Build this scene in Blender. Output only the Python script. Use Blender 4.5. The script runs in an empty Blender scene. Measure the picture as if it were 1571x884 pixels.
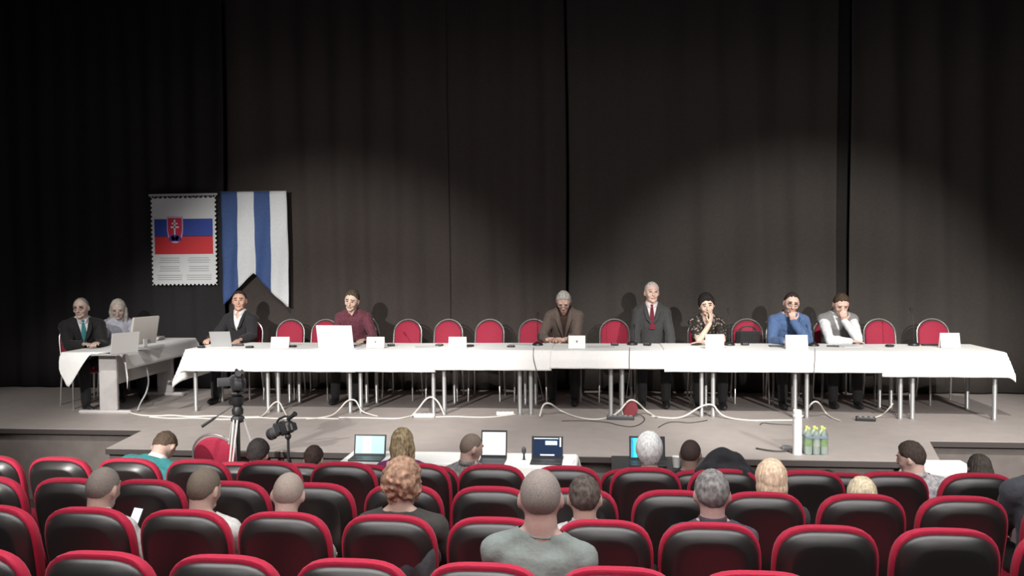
import bpy, math, random
import numpy as np
from mathutils import Vector, Matrix, Euler, noise

# ------------------------------------------------------------------ camera, world, lights, exposure
S = bpy.context.scene
COL = S.collection
PI = math.pi
R = math.radians
H = 1.76                                  # camera height over the stage floor (stage floor is z = 0)
YAW, PITCH, ROLL, FPX = R(6.19), R(1.85), R(-.487), 1300.0
cd = bpy.data.cameras.new('camera'); cam = bpy.data.objects.new('camera', cd); COL.objects.link(cam)
cd.sensor_width = 36; cd.lens = 36 * FPX / 1571; cd.clip_start = .05
cam.matrix_world = (Matrix.Translation((0, 0, H)) @ Matrix.Rotation(YAW, 4, 'Z')
                    @ Matrix.Rotation(PI/2 - PITCH, 4, 'X') @ Matrix.Rotation(ROLL, 4, 'Z'))
S.camera = cam
S.view_settings.view_transform = 'Standard'; S.view_settings.look = 'None'
S.view_settings.gamma = 1; S.view_settings.use_curve_mapping = False
S.view_settings.exposure = 0.0
w = bpy.data.worlds.new('world'); S.world = w; w.use_nodes = True
w.node_tree.nodes['Background'].inputs[0].default_value = (.5, .5, .55, 1)
w.node_tree.nodes['Background'].inputs[1].default_value = .05

def spot(name, loc, to, power, size, blend=.5, rad=.12, col=(1, .96, .9)):
    l = bpy.data.lights.new(name, 'SPOT'); l.energy = power; l.spot_size = R(size); l.spot_blend = blend
    l.shadow_soft_size = rad; l.color = col
    o = bpy.data.objects.new(name, l); COL.objects.link(o); o.location = loc
    o.rotation_euler = (Vector(to) - Vector(loc)).to_track_quat('-Z', 'Y').to_euler()
    return o
def area(name, loc, to, power, sx, sy, spread=180, col=(1, 1, 1)):
    l = bpy.data.lights.new(name, 'AREA'); l.shape = 'RECTANGLE'; l.size = sx; l.size_y = sy
    l.energy = power; l.color = col; l.spread = R(spread)
    o = bpy.data.objects.new(name, l); COL.objects.link(o); o.location = loc
    o.rotation_euler = (Vector(to) - Vector(loc)).to_track_quat('-Z', 'Y').to_euler()
    return o
# stage wash hung over the front of the hall
for x, p in ((-5.9, 800), (-3.3, 1350), (-.4, 1550), (2.6, 1700), (5.0, 850)):
    spot('stage_wash', (x, 4.6, 5.4), (x*1.03, 9.1, .2), p, 44, .6, .10)
# profile spots from the back of the hall (they throw the chair shadows on the curtain)
spot('profile_spot', (-4.5, -1.5, 4.2), (-3.7, 11.2, .0), 3900, 30, .6, .06)
spot('profile_spot', (4.9, -1.5, 4.2), (2.5, 11.2, .35), 4000, 27, .6, .06)
# house lights over the seats
for x in (-3.4, 0, 3.4):
    area('house_light', (x, 2.6, 4.8), (x, 2.7, 0), 135, 3.2, 3.4, 150, (1, .97, .95))
area('house_light', (0, -.6, 4.4), (0, 2.4, .3), 55, 6.0, .8, 150, (1, .97, .95))
area('ambient_fill', (0, 3.0, 5.7), (0, 10.5, 3.4), 60, 9.0, 1.5, 180, (.95, .96, 1))  # added soft fill to lift the blacks; not a fixture of the hall

# ------------------------------------------------------------------ pixel -> world (distances come from the floor plan)
def ray(px, py):
    x = px - 785.5; y = py - 442
    v = Vector((x/FPX, -y/FPX, -1))
    return (cam.matrix_world.to_3x3() @ v)
def atZ(px, py, Z):
    r = ray(px, py); t = (Z-H)/r.z; return Vector((0, 0, H)) + r*t
def atY(px, py, Y):
    r = ray(px, py); t = Y/r.y; return Vector((0, 0, H)) + r*t

# ------------------------------------------------------------------ materials
MATS = {}
def mat(name, col, rough=.6, metal=0, bump=0, scale=60, var=0, emit=None, es=1, spec=.5, sheen=0, trans=0, stretch=None):
    if name in MATS: return MATS[name]
    m = bpy.data.materials.new(name); m.use_nodes = True; nt = m.node_tree; b = nt.nodes['Principled BSDF']
    b.inputs['Base Color'].default_value = (*col, 1); b.inputs['Roughness'].default_value = rough
    b.inputs['Metallic'].default_value = metal; b.inputs['Specular IOR Level'].default_value = spec
    if sheen: b.inputs['Sheen Weight'].default_value = sheen
    if trans: b.inputs['Transmission Weight'].default_value = trans
    if emit: b.inputs['Emission Color'].default_value = (*emit, 1); b.inputs['Emission Strength'].default_value = es
    if bump or var:
        tc = nt.nodes.new('ShaderNodeTexCoord'); mp = nt.nodes.new('ShaderNodeMapping')
        nt.links.new(tc.outputs['Object'], mp.inputs[0])
        if stretch: mp.inputs['Scale'].default_value = stretch
        n = nt.nodes.new('ShaderNodeTexNoise'); n.inputs['Scale'].default_value = scale; n.inputs['Detail'].default_value = 4
        nt.links.new(mp.outputs[0], n.inputs['Vector'])
        if bump:
            bp = nt.nodes.new('ShaderNodeBump'); bp.inputs['Strength'].default_value = bump; bp.inputs['Distance'].default_value = .01
            nt.links.new(n.outputs[0], bp.inputs['Height']); nt.links.new(bp.outputs[0], b.inputs['Normal'])
        if var:
            mr = nt.nodes.new('ShaderNodeMapRange'); mr.inputs['From Min'].default_value = .3; mr.inputs['From Max'].default_value = .7
            mr.inputs['To Min'].default_value = 1-var; mr.inputs['To Max'].default_value = 1+var
            vm = nt.nodes.new('ShaderNodeVectorMath'); vm.operation = 'SCALE'; vm.inputs[0].default_value = col
            nt.links.new(n.outputs[0], mr.inputs[0]); nt.links.new(mr.outputs[0], vm.inputs['Scale'])
            nt.links.new(vm.outputs[0], b.inputs['Base Color'])
    MATS[name] = m
    return m
def fabric(name, col, var=.12): return mat(name, col, .85, 0, .35, 45, var, sheen=.1)
M_cloth = mat('white_tablecloth', (.83, .83, .82), .8, 0, .15, 30, .02)
M_metal = mat('grey_table_leg', (.42, .42, .42), .38, .55)
M_chrome = mat('chair_tube', (.72, .72, .72), .25, .85)
M_red = mat('red_chair_fabric', (.33, .010, .042), .75, 0, .3, 90, .1, sheen=.1)
M_seatred = mat('red_seat_upholstery', (.48, .011, .050), .7, 0, .15, 60, .08, sheen=.08)
M_shell = mat('black_seat_shell', (.019, .017, .017), .40, 0, .03, 25, spec=.8)
_b = M_shell.node_tree.nodes['Principled BSDF']; _b.inputs['Coat Weight'].default_value = .25; _b.inputs['Coat Roughness'].default_value = .28
M_blk = mat('black_plastic', (.02, .02, .022), .45)
M_dgrey = mat('dark_grey_plastic', (.07, .07, .075), .5)
M_grey = mat('grey_plastic', (.35, .35, .36), .45)
M_silver = mat('silver_lid', (.62, .62, .64), .35, .3)
M_paper = mat('white_card', (.86, .86, .86), .7)
M_stage = mat('stage_lino', (.325, .29, .275), .6, 0, .04, 6, .05)
M_stagetrim = mat('stage_edge_trim', (.05, .042, .04), .6)
M_face = mat('stage_front_board', (.14, .12, .112), .7, 0, .05, 8, .12)
M_desk = mat('grey_desk_board', (.46, .44, .44), .5, 0, .03, 20, .04)
M_white = mat('white_plastic', (.8, .8, .78), .4)
M_glassblk = mat('lens_glass', (.01, .01, .02), .08)

# ------------------------------------------------------------------ mesh helpers
class MB:
    def __init__(s): s.v = []; s.f = []; s.m = []
    def add(s, V, F, m=0):
        b = len(s.v); s.v += [tuple(p) for p in V]; s.f += [tuple(i+b for i in f) for f in F]; s.m += [m]*len(F); return s
    def box(s, c, d, Rm=None, m=0, bev=0):
        x, y, z = d[0]/2, d[1]/2, d[2]/2; c = Vector(c)
        if bev:
            b = min(bev, x*.9, y*.9, z*.9); P = []; F = []
            # octagonal cross-section box bevelled on every edge along z, plus chamfered ends
            ring = lambda zz, i: [(x-i-b, -y+i, zz), (x-i, -y+i+b, zz), (x-i, y-i-b, zz), (x-i-b, y-i, zz),
                                  (-x+i+b, y-i, zz), (-x+i, y-i-b, zz), (-x+i, -y+i+b, zz), (-x+i+b, -y+i, zz)]
            for zz, i in ((-z, b*.7), (-z+b, 0), (z-b, 0), (z, b*.7)): P += ring(zz, i if i < min(x, y)-b else 0)
            for k in range(3):
                for j in range(8): F.append((k*8+j, k*8+(j+1) % 8, (k+1)*8+(j+1) % 8, (k+1)*8+j))
            F.append(tuple(range(7, -1, -1))); F.append(tuple(range(24, 32)))
        else:
            P = [(a*x, e*y, g*z) for a in (-1, 1) for e in (-1, 1) for g in (-1, 1)]
            F = [(0, 1, 3, 2), (4, 6, 7, 5), (0, 4, 5, 1), (2, 3, 7, 6), (0, 2, 6, 4), (1, 5, 7, 3)]
        V = [c + (Rm @ Vector(p) if Rm else Vector(p)) for p in P]
        return s.add(V, F, m)
    def ell(s, c, r, Rm=None, seg=16, ring=10, m=0):
        c = Vector(c); V = [Vector((0, 0, r[2]))]
        for i in range(1, ring):
            a = PI*i/ring
            for j in range(seg):
                t = 2*PI*j/seg; V.append(Vector((r[0]*math.sin(a)*math.cos(t), r[1]*math.sin(a)*math.sin(t), r[2]*math.cos(a))))
        V.append(Vector((0, 0, -r[2]))); F = []
        for j in range(seg): F.append((0, 1+j, 1+(j+1) % seg))
        for i in range(ring-2):
            for j in range(seg):
                a = 1+i*seg; F.append((a+j, a+seg+j, a+seg+(j+1) % seg, a+(j+1) % seg))
        a = 1+(ring-2)*seg
        for j in range(seg): F.append((a+j, len(V)-1, a+(j+1) % seg))
        return s.add([c + (Rm @ p if Rm else p) for p in V], F, m)
    def tube(s, pts, rad, seg=10, m=0, flat=1.0, up=None, cap=True):
        pts = [Vector(p) for p in pts]; n = len(pts)
        if not hasattr(rad, '__len__'): rad = [rad]*n
        V = []; F = []; prev = None
        for i, p in enumerate(pts):
            t = (pts[min(i+1, n-1)] - pts[max(i-1, 0)]).normalized()
            if prev is None:
                u = Vector(up) if up else (Vector((0, 0, 1)) if abs(t.z) < .9 else Vector((0, 1, 0)))
            else: u = prev
            a = (u - t*u.dot(t)).normalized(); b = t.cross(a); prev = a
            for j in range(seg):
                q = 2*PI*j/seg; V.append(p + a*math.cos(q)*rad[i]*flat + b*math.sin(q)*rad[i])
        for i in range(n-1):
            for j in range(seg): F.append((i*seg+j, i*seg+(j+1) % seg, (i+1)*seg+(j+1) % seg, (i+1)*seg+j))
        if cap: F.append(tuple(range(seg-1, -1, -1))); F.append(tuple((n-1)*seg+j for j in range(seg)))
        return s.add(V, F, m)
    def lathe(s, prof, c=(0, 0, 0), seg=20, m=0, Rm=None):
        c = Vector(c); V = []; F = []; n = len(prof)
        for r, z in prof:
            for j in range(seg):
                t = 2*PI*j/seg; p = Vector((r*math.cos(t), r*math.sin(t), z)); V.append(c + (Rm @ p if Rm else p))
        for i in range(n-1):
            for j in range(seg): F.append((i*seg+j, i*seg+(j+1) % seg, (i+1)*seg+(j+1) % seg, (i+1)*seg+j))
        F.append(tuple(range(seg-1, -1, -1))); F.append(tuple((n-1)*seg+j for j in range(seg)))
        return s.add(V, F, m)
    def prism(s, poly, y0, y1, m=0, f=lambda p: p):
        """poly of (x,z) extruded from y0 to y1"""
        n = len(poly); V = [f((x, y0, z)) for x, z in poly] + [f((x, y1, z)) for x, z in poly]
        F = [tuple(range(n)), tuple(range(2*n-1, n-1, -1))] + [(i, (i+1) % n + 0, (i+1) % n + n, i+n)[::-1] for i in range(n)]
        return s.add(V, F, m)
    def pad(s, outline, layers, m=0, f=lambda p: p):
        """outline(inset)-> list of (x,z); layers: list of (inset, y). closed cushion like loft"""
        V = []; F = []; n = None
        for ins, y in layers:
            o = outline(ins); n = len(o); V += [f((x, y, z)) for x, z in o]
        for i in range(len(layers)-1):
            for j in range(n): F.append((i*n+j, i*n+(j+1) % n, (i+1)*n+(j+1) % n, (i+1)*n+j))
        F.append(tuple(range(n-1, -1, -1))); k = (len(layers)-1)*n; F.append(tuple(k+j for j in range(n)))
        return s.add(V, F, m)
    def limb(s, pts, rad, seg=14):
        for i, (p, r) in enumerate(zip(pts, rad)):
            s.ell(p, (r, r, r), seg=seg, ring=8)
            if i: s.tube([pts[i-1], p], [rad[i-1], r], seg=seg)
        return s
    def mesh(s, name):
        me = bpy.data.meshes.new(name); me.from_pydata(s.v, [], s.f)
        if any(s.m): me.polygons.foreach_set('material_index', s.m)
        me.update(); return me
def fixn(me):
    import bmesh
    bm = bmesh.new(); bm.from_mesh(me); bmesh.ops.recalc_face_normals(bm, faces=bm.faces[:]); bm.to_mesh(me); bm.free()
def smooth(me, ang=35):
    me.polygons.foreach_set('use_smooth', [True]*len(me.polygons))
    if ang < 180:
        try: me.set_sharp_from_angle(angle=R(ang))
        except Exception: pass
def obj(name, b, mats, parent=None, ang=35, fix=True):
    me = b.mesh(name) if isinstance(b, MB) else b
    if fix and isinstance(b, MB): fixn(me)
    for m in (mats if isinstance(mats, (list, tuple)) else [mats]): me.materials.append(m)
    smooth(me, ang)
    o = bpy.data.objects.new(name, me); COL.objects.link(o)
    if parent: o.parent = parent
    return o
def tag(o, label, cat, group=None, kind=None):
    o['label'] = label; o['category'] = cat
    if group: o['group'] = group
    if kind: o['kind'] = kind
    return o
def thing(name, label, cat, loc=(0, 0, 0), rz=0, group=None):
    o = bpy.data.objects.new(name, None); COL.objects.link(o); o.empty_display_size = .1
    o.location = loc; o.rotation_euler = (0, 0, rz); return tag(o, label, cat, group)
def struct(name, b, m):
    o = obj(name, b, m); o['kind'] = 'structure'; return o
KIDS = {}
def dup(root, loc, rz, label=None, group=None):
    r = root.copy(); COL.objects.link(r); r.location = loc; r.rotation_euler = (0, 0, rz)
    if label: r['label'] = label
    if group: r['group'] = group
    for ch in list(root.children):
        c = ch.copy(); COL.objects.link(c); c.parent = r
        for g in list(ch.children):
            d = g.copy(); COL.objects.link(d); d.parent = c
    return r
def remesh(b, voxel, it=4, fac=.5):
    me = b.mesh('tmp'); fixn(me)
    o = bpy.data.objects.new('tmp', me); COL.objects.link(o)
    r = o.modifiers.new('r', 'REMESH'); r.mode = 'VOXEL'; r.voxel_size = voxel; r.use_smooth_shade = True
    if it: s = o.modifiers.new('s', 'SMOOTH'); s.iterations = it; s.factor = fac
    dg = bpy.context.evaluated_depsgraph_get(); dg.update()
    out = bpy.data.meshes.new_from_object(o.evaluated_get(dg), depsgraph=dg)
    bpy.data.objects.remove(o); bpy.data.meshes.remove(me)
    return out
def co(me):
    a = np.empty(len(me.vertices)*3); me.vertices.foreach_get('co', a); return a.reshape(-1, 3)
def cut(me, keepfn):
    """delete the vertices where keepfn(coords)->bool array is False"""
    import bmesh
    k = keepfn(co(me)); bm = bmesh.new(); bm.from_mesh(me); bm.verts.ensure_lookup_table()
    bmesh.ops.delete(bm, geom=[bm.verts[i] for i in np.where(~k)[0]], context='VERTS')
    bv = [v for v in bm.verts if any(e.is_boundary for e in v.link_edges)]
    for _ in range(8):
        nw = {}
        for v in bv:
            nb_ = [e.other_vert(v) for e in v.link_edges if e.is_boundary]
            if nb_: nw[v] = v.co*.5 + sum((q.co for q in nb_), Vector())*(.5/len(nb_))
        for v, c in nw.items(): v.co = c
    bm.to_mesh(me); bm.free(); return me
def wrinkle(me, amp, sc, seed=0):
    c = co(me); n = np.empty(len(c)*3); me.vertices.foreach_get('normal', n); n = n.reshape(-1, 3)
    d = np.array([noise.noise(Vector((p[0]*sc+seed, p[1]*sc, p[2]*sc*.7))) for p in c])
    c += n*(d*amp)[:, None]; me.vertices.foreach_set('co', c.ravel()); me.update(); return me

# ------------------------------------------------------------------ the room
STL, STR = atZ(163, 688, 0).x, atZ(1444, 709, 0).x          # the apron between the two recesses
YA, YM = 7.58, 8.45
b = MB()
top = [(-10, YM), (STL-.02, YM), (STL, YA), (STR, YA), (STR+.22, YM), (10, YM), (10, 11.7), (-10, 11.7)]
STLt = atZ(230, 656, 0).x
top[1] = (STLt, YM)
n = len(top)
b.add([(x, y, 0) for x, y in top] + [(x, y, -.06) for x, y in top], [tuple(range(n)), tuple(range(2*n-1, n-1, -1))] + [(i, i+n, (i+1) % n+n, (i+1) % n) for i in range(n)])
struct('stage_floor', b, M_stage)
b = MB()
edge = top[:6]
for (x0, y0), (x1, y1) in zip(edge[:-1], edge[1:]):
    dx, dy = x1-x0, y1-y0; L = math.hypot(dx, dy); a = math.atan2(dy, dx)
    b.box(((x0+x1)/2, (y0+y1)/2, -.032), (L+.012, .014, .05), Matrix.Rotation(a, 3, 'Z'))
struct('trim_1', b, M_stagetrim)
b = MB()
ins = [(x, y+.05) for x, y in edge]
b.add([(x, y, -.06) for x, y in ins] + [(x, y, -.86) for x, y in ins], [(i, i+6, i+7, i+1) for i in range(5)])
struct('wall_stage_front', b, M_face)
M_floor = mat('hall_carpet', (.035, .022, .024), .9, 0, .3, 40, .2)
M_wall = mat('black_wall', (.02, .019, .019), .9, 0, .1, 5, .2)
FR = -.78
b = MB(); b.box((0, 7.4, FR-.05), (20, 2.3, .1))
ROWY = [3.227, 4.045, 4.856, 5.675, 6.49]; ROWT = [.58, .507, .437, .365, .15]
ROWF = [t-.98 for t in ROWT]; ROWF[4] = -.78
FR = -.78
for i in range(5):
    b.box((0, ROWY[i]+.25-.0, (ROWF[i]-1.1)/2), (20, .83 if i else .9, ROWF[i]+1.1))
for i in range(1, 9):
    b.box((0, ROWY[0]+.22-.82*i, (ROWF[0]+.075*i-1.1)/2), (20, .84, ROWF[0]+.075*i+1.1))
struct('floor', b, M_floor)
b = MB(); b.box((0, 12.2, 2.6), (20, .1, 7)); struct('wall_back', b, M_wall)
b = MB(); b.box((-9.6, 3.8, 2.5), (.2, 17, 7)); struct('wall_left', b, M_wall)
b = MB(); b.box((9.6, 3.8, 2.5), (.2, 17, 7)); struct('wall_right', b, M_wall)
b = MB(); b.box((0, -4.7, 2.5), (20, .2, 7)); struct('wall_rear', b, M_wall)
b = MB(); b.box((0, 3.8, 6.1), (20, 17, .2)); struct('ceiling', b, M_wall)

# curtains: heavy pleated drops, each its own fabric sheet
def curtain(label, x0, x1, y, col, amp, pitch, seed, z1=5.6, name='curtain'):
    rnd = random.Random(seed); b = MB(); n = int((x1-x0)/.025)+1; xs = [x0+(x1-x0)*i/(n-1) for i in range(n)]
    ph = [rnd.uniform(0, 6) for _ in range(3)]
    zs = [.02, .6, 1.2, 2, 3, 4, z1]; V = []
    for k, z in enumerate(zs):
        for x in xs:
            u = x/pitch*2*PI
            d = amp*(math.sin(u+ph[0]+.8*math.sin(x*1.7+ph[1]))+.5*math.sin(u*.43+ph[2])+.15*math.sin(2.3*u+z))
            d *= .75+.25*math.sin(x*2.1+seed)
            V.append((x+.015*math.sin(z+x*3), y+d, z))
    F = [(k*n+i, k*n+i+1, (k+1)*n+i+1, (k+1)*n+i) for k in range(len(zs)-1) for i in range(n-1)]
    b.add(V, F)
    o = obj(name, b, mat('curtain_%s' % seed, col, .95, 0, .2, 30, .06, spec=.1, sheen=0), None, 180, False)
    md = o.modifiers.new('t', 'SOLIDIFY'); md.thickness = .006
    return tag(o, label, 'curtain', None)
XB = atY(346, 400, 11.3).x; X1 = atY(689, 400, 11.35).x; X2 = atY(868, 400, 11.35).x; X3 = atY(1284, 400, 11.35).x; X4 = atY(1304, 400, 11.35).x
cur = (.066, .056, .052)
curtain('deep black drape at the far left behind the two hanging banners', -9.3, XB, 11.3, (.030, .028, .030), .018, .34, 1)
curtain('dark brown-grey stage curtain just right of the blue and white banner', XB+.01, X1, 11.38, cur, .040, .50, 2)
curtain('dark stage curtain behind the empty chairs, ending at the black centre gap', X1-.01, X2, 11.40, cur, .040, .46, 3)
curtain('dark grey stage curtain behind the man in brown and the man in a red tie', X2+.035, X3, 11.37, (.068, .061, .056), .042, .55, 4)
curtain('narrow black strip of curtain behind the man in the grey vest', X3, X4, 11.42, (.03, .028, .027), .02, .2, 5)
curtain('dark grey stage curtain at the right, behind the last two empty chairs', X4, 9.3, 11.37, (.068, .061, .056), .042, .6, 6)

# ------------------------------------------------------------------ banners
def banner_poster():
    Y = 11.235
    A = atY(231, 302, Y); B = atY(331, 302, Y); z1 = A.z; z0 = atY(231, 438, Y).z; x0, x1 = A.x, B.x
    t = thing('poster', 'white stamp-edged poster with tricolour flag, shield and small print, left of the striped banner', 'poster', ((x0+x1)/2, Y, z0))
    W, Hh = x1-x0, z1-z0
    out = []; r = .021
    def side(p, q, N):
        p, q = Vector(p), Vector(q); d = (q-p)/N; nrm = Vector((-d.y, d.x)).normalized()
        for i in range(N):
            a = p+d*i
            out.append(a); c = a+d*.5
            for k in range(5):
                an = PI*k/4; out.append(c - d.normalized()*math.cos(an)*r*.85 + nrm*math.sin(an)*r)
    side((-W/2, 0), (W/2, 0), 16); side((W/2, 0), (W/2, Hh), 20); side((W/2, Hh), (-W/2, Hh), 16); side((-W/2, Hh), (-W/2, 0), 20)
    b = MB(); b.prism([(p.x, p.y) for p in out], -.003, .003); obj('sheet', b, mat('poster_white', (.72, .74, .76), .6), t, 20)
    b = MB(); b.box((0, 0, Hh+.02), (W+.05, .012, .03)); obj('hanging_bar', b, mat('poster_bar', (.5, .5, .52), .5), t)
    b = MB()
    comb = [(-W/2+.04, Hh-.006), (-W/2+.04, Hh-.011)]
    for i in range(12):
        xc = -W/2+.07+i*(W-.14)/11; comb += [(xc-.021, Hh-.011), (xc-.021, Hh-.027), (xc+.021, Hh-.027), (xc+.021, Hh-.011)]
    b.prism(comb+[(W/2-.04, Hh-.011), (W/2-.04, Hh-.006)], -.0065, -.0035)
    obj('dash_border', b, M_blk, t)
    fz = lambda y: atY(280, y, Y).z - z0
    def band(nm, a, c, col, lab=None):
        b = MB(); b.box((.0, -.006, (fz(a)+fz(c))/2), (W-.1, .004, abs(fz(a)-fz(c)))); o = obj(nm, b, mat('print_'+nm, col, .6), t)
    band('blue_band', 336, 363, (.03, .065, .36)); band('red_band', 362.5, 390, (.62, .03, .04))
    sx = atY(269, 350, Y).x-(x0+x1)/2; sw = .235/2; st, sb = fz(332), fz(373)
    def shield(s, up=0):
        P = []; h = (st-sb)*s; w_ = sw*s; cz = (st+sb)/2+up
        P += [(w_*1.0, cz+h/2), (-w_*1.0, cz+h/2)]
        for k in range(0, 11):
            a = k/10; P.append((-w_*math.cos(a*PI/2)**.75 if a < 1 else 0, cz+h*.08-(h*.58)*math.sin(a*PI/2)))
        for k in range(9, -1, -1):
            a = k/10; P.append((w_*math.cos(a*PI/2)**.75, cz+h*.08-(h*.58)*math.sin(a*PI/2)))
        return [(x+sx, z) for x, z in P]
    b = MB(); b.prism(shield(1.0), -.0105, -.007); e = obj('shield', b, mat('shield_border', (.62, .45, .6), .6), t)
    b = MB(); b.prism(shield(.87), -.0135, -.0095); obj('shield_field', b, mat('print_red_field', (.55, .02, .08), .6), e)
    b = MB()
    for dx, rr, dz in ((-.045, .045, .0), (.045, .045, 0), (0, .055, .015)):
        b.prism([(sx+dx+rr*math.cos(a), sb+.062+dz+rr*.9*math.sin(a)) for a in [PI*2*k/16 for k in range(16)]], -.0155, -.012)
    obj('blue_hills', b, mat('print_hills', (.05, .05, .3), .6), e)
    b = MB(); cz = (st+sb)/2
    b.box((sx, -.017, cz+.035), (.02, .004, .21)); b.box((sx, -.017, cz+.085), (.085, .004, .02)); b.box((sx, -.017, cz+.035), (.115, .004, .022))
    obj('double_cross', b, mat('print_white', (.75, .75, .75), .6), e)
    b = MB(); rnd = random.Random(4)
    for col in (-1, 1):
        for i in range(11):
            if i in (3, 7): continue
            L = (W*.40)*rnd.uniform(.7, 1); b.box((col*W*.225, -.0045, fz(396+i*3.3)), (L, .002, .009))
    obj('small_print', b, mat('print_grey', (.36, .37, .38), .7), t)
def banner_striped():
    Y = 11.225; x0 = atY(341, 400, Y).x; x1 = atY(441, 400, Y).x; zt = atY(390, 294, Y).z; zb = atY(443, 471, Y).z; za = atY(389, 419, Y).z
    t = thing('striped_banner', 'long blue and white striped banner with swallow-tail bottom, on the dark curtain', 'banner', ((x0+x1)/2, Y, zb))
    W = x1-x0; b = MB(); nx, nz = 32, 30; V = []; F = []; mi = []
    for j in range(nz+1):
        for i in range(nx+1):
            u = i/nx; x = (u-.5)*W; low = (za-zb)*(1-abs(u-.47)/(.5))-.0; low = max(0, low)
            v = j/nz; z = (zt-zb) + (low-(zt-zb))*v
            yy = .018*math.sin(u*13+v*1.5)*(.3+v)+.012*math.sin(u*31+v*5)*v - .006*math.sin((u*9+v*16))
            V.append((x + .012*math.sin(v*3)*(u-.3), yy, z))
    for j in range(nz):
        for i in range(nx):
            F.append((j*(nx+1)+i, j*(nx+1)+i+1, (j+1)*(nx+1)+i+1, (j+1)*(nx+1)+i)); mi.append(0 if (i//8) % 2 == 0 else 1)
    b.v = V; b.f = F; b.m = mi
    o = obj('cloth', b, [mat('banner_blue', (.05, .10, .27), .75, 0, .3, 30, .1), mat('banner_white', (.74, .77, .80), .75, 0, .3, 30, .04)], t, 180, False)
    md = o.modifiers.new('t', 'SOLIDIFY'); md.thickness = .003
    b = MB(); b.tube([(-W/2-.01, .01, zt-zb+.005), (W/2+.01, .01, zt-zb+.005)], .008); obj('rod', b, M_dgrey, t)
banner_poster(); banner_striped()

# ------------------------------------------------------------------ long row of tables
YF, YBK, TT = 9.50, 10.32, .74
bx = [atZ(280, 636, 0).x] + [atZ(px, 637.5, 0).x for px in (409, 540, 671.5, 806, 946, 1083.5, 1223.5, 1379)] + [atZ(1530, 643, 0).x]
ordn = ['first', 'second', 'third', 'fourth', 'fifth', 'sixth', 'seventh', 'eighth', 'ninth', 'tenth', 'eleventh', 'twelfth', 'thirteenth', 'fourteenth', 'fifteenth']
for i in range(9):
    xa, xb = bx[i]+.008, bx[i+1]-.008; cx = (xa+xb)/2; w2 = (xb-xa)/2
    t = thing('conference_table', 'grey-legged table under white cloth, %s from the left in the long row' % ordn[i], 'table', (cx, (YF+YBK)/2, 0), 0, 'tables of the long panel row')
    b = MB(); b.box((0, 0, TT-.0125), (w2*2, YBK-YF-.01, .025), bev=.004); obj('tabletop', b, M_desk, t)
    b = MB(); dd = (YBK-YF)/2
    for s in (-1, 1):
        b.box((0, s*(dd-.07), TT-.055), (w2*2-.1, .025, .055)); b.box((s*(w2-.05), 0, TT-.055), (.025, dd*2-.14, .055))
    obj('apron', b, M_metal, t)
    for sx in (-1, 1):
        for sy in (-1, 1):
            b = MB(); b.lathe([(.024, .0), (.026, .02), (.0235, .025), (.0235, TT-.025)], (sx*(w2-.055), sy*(dd-.065), 0), 16)
            obj('leg', b, M_metal, t)

def cloth(label, x0, x1, y0, y1, zt, drop, left=0, right=0, back=.12, seed=0, loc=None, rz=0, name='tablecloth', group='white cloths on the long row', wav=.012, dropfn=None):
    """sheet over the top x0..x1, y0(front)..y1(back); overhangs drop at front, left/right at the ends"""
    rnd = random.Random(seed); p = [rnd.uniform(0, 6) for _ in range(4)]
    st = .03
    us = []; u = x0-left
    NX = max(2, int(round((x1+right-x0+left)/st))); us = [x0-left+(x1+right-x0+left)*i/NX for i in range(NX+1)]
    NF = 12; vs = [y0-drop*(1-i/NF) for i in range(NF)] + [y0+(y1-y0)*i/8 for i in range(9)] + ([y1+back*.5, y1+back] if back else [])
    V = []
    for v in vs:
        for u in us:
            a = max(x0-u, 0); c = max(u-x1, 0); e = max(a, c); sgn = -1 if a > 0 else 1
            f = max(y0-v, 0); g = max(v-y1, 0)
            if f and dropfn: f *= dropfn(u)/drop
            x = min(max(u, x0), x1); y = min(max(v, y0), y1); z = zt
            out_y = out_x = 0
            wv = (math.sin(u*17+p[0])+.6*math.sin(u*7+p[1])+.3*math.sin(u*41+p[2]))
            if f or g:
                k = f or g; fr = min(1, k/.1); out_y = (.006+.03*min(k, .03)/.03*.4 + wav*(k/.25)*(.6+.5*wv))*fr
            if e:
                wy = math.sin(v*15+p[3]); out_x = .008+wav*(e/.25)*(.7+.5*wy)
            m = min(e, f or g)
            if m > 0: out_x += .35*m; out_y += .35*m
            d = math.hypot(e, (f or g)) if e and (f or g) else e + f + g
            z = zt - max(0, d-.006*0)
            x += sgn*out_x if e else 0
            y += -out_y if f else (out_y if g else 0)
            if not (e or f or g): z += .0012*math.sin(u*9+p[2])*math.sin(v*11+p[3])
            V.append((x, y, z))
    n = len(us); b = MB(); b.add(V, [(j*n+i, j*n+i+1, (j+1)*n+i+1, (j+1)*n+i) for j in range(len(vs)-1) for i in range(n-1)])
    o = obj(name, b, M_cloth, None, 60, False)
    md = o.modifiers.new('t', 'SOLIDIFY'); md.thickness = .003; md.offset = 0
    if loc: o.location = loc; o.rotation_euler = (0, 0, rz)
    return tag(o, label, 'tablecloth', group)
zc = TT+.004
Xp = lambda px: atY(px, 550, YF-.02).x
zp = lambda px, py: atY(px, py, YF-.03).z
D = lambda px, py: zc-zp(px, py)
cloth('white tablecloth at the left end of the long row, below the black jacket', bx[0]-.01, Xp(546), YF-.01, YBK, zc+.004, D(420, 571), left=D(268, 594)*.82, seed=1)
cloth('white tablecloth below the man in the dark red shirt, right of the first cloth', Xp(544), Xp(668), YF-.01, YBK, zc, D(600, 571), seed=2)
cloth('white tablecloth in front of the empty chairs left of the bowed man', Xp(666), Xp(846), YF-.01, YBK, zc+.004, D(760, 569), seed=3)
cloth('short-hanging white tablecloth below the bowed man in brown blazer', Xp(843), Xp(1021), YF-.01, YBK, zc, D(900, 566), seed=4)
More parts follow.
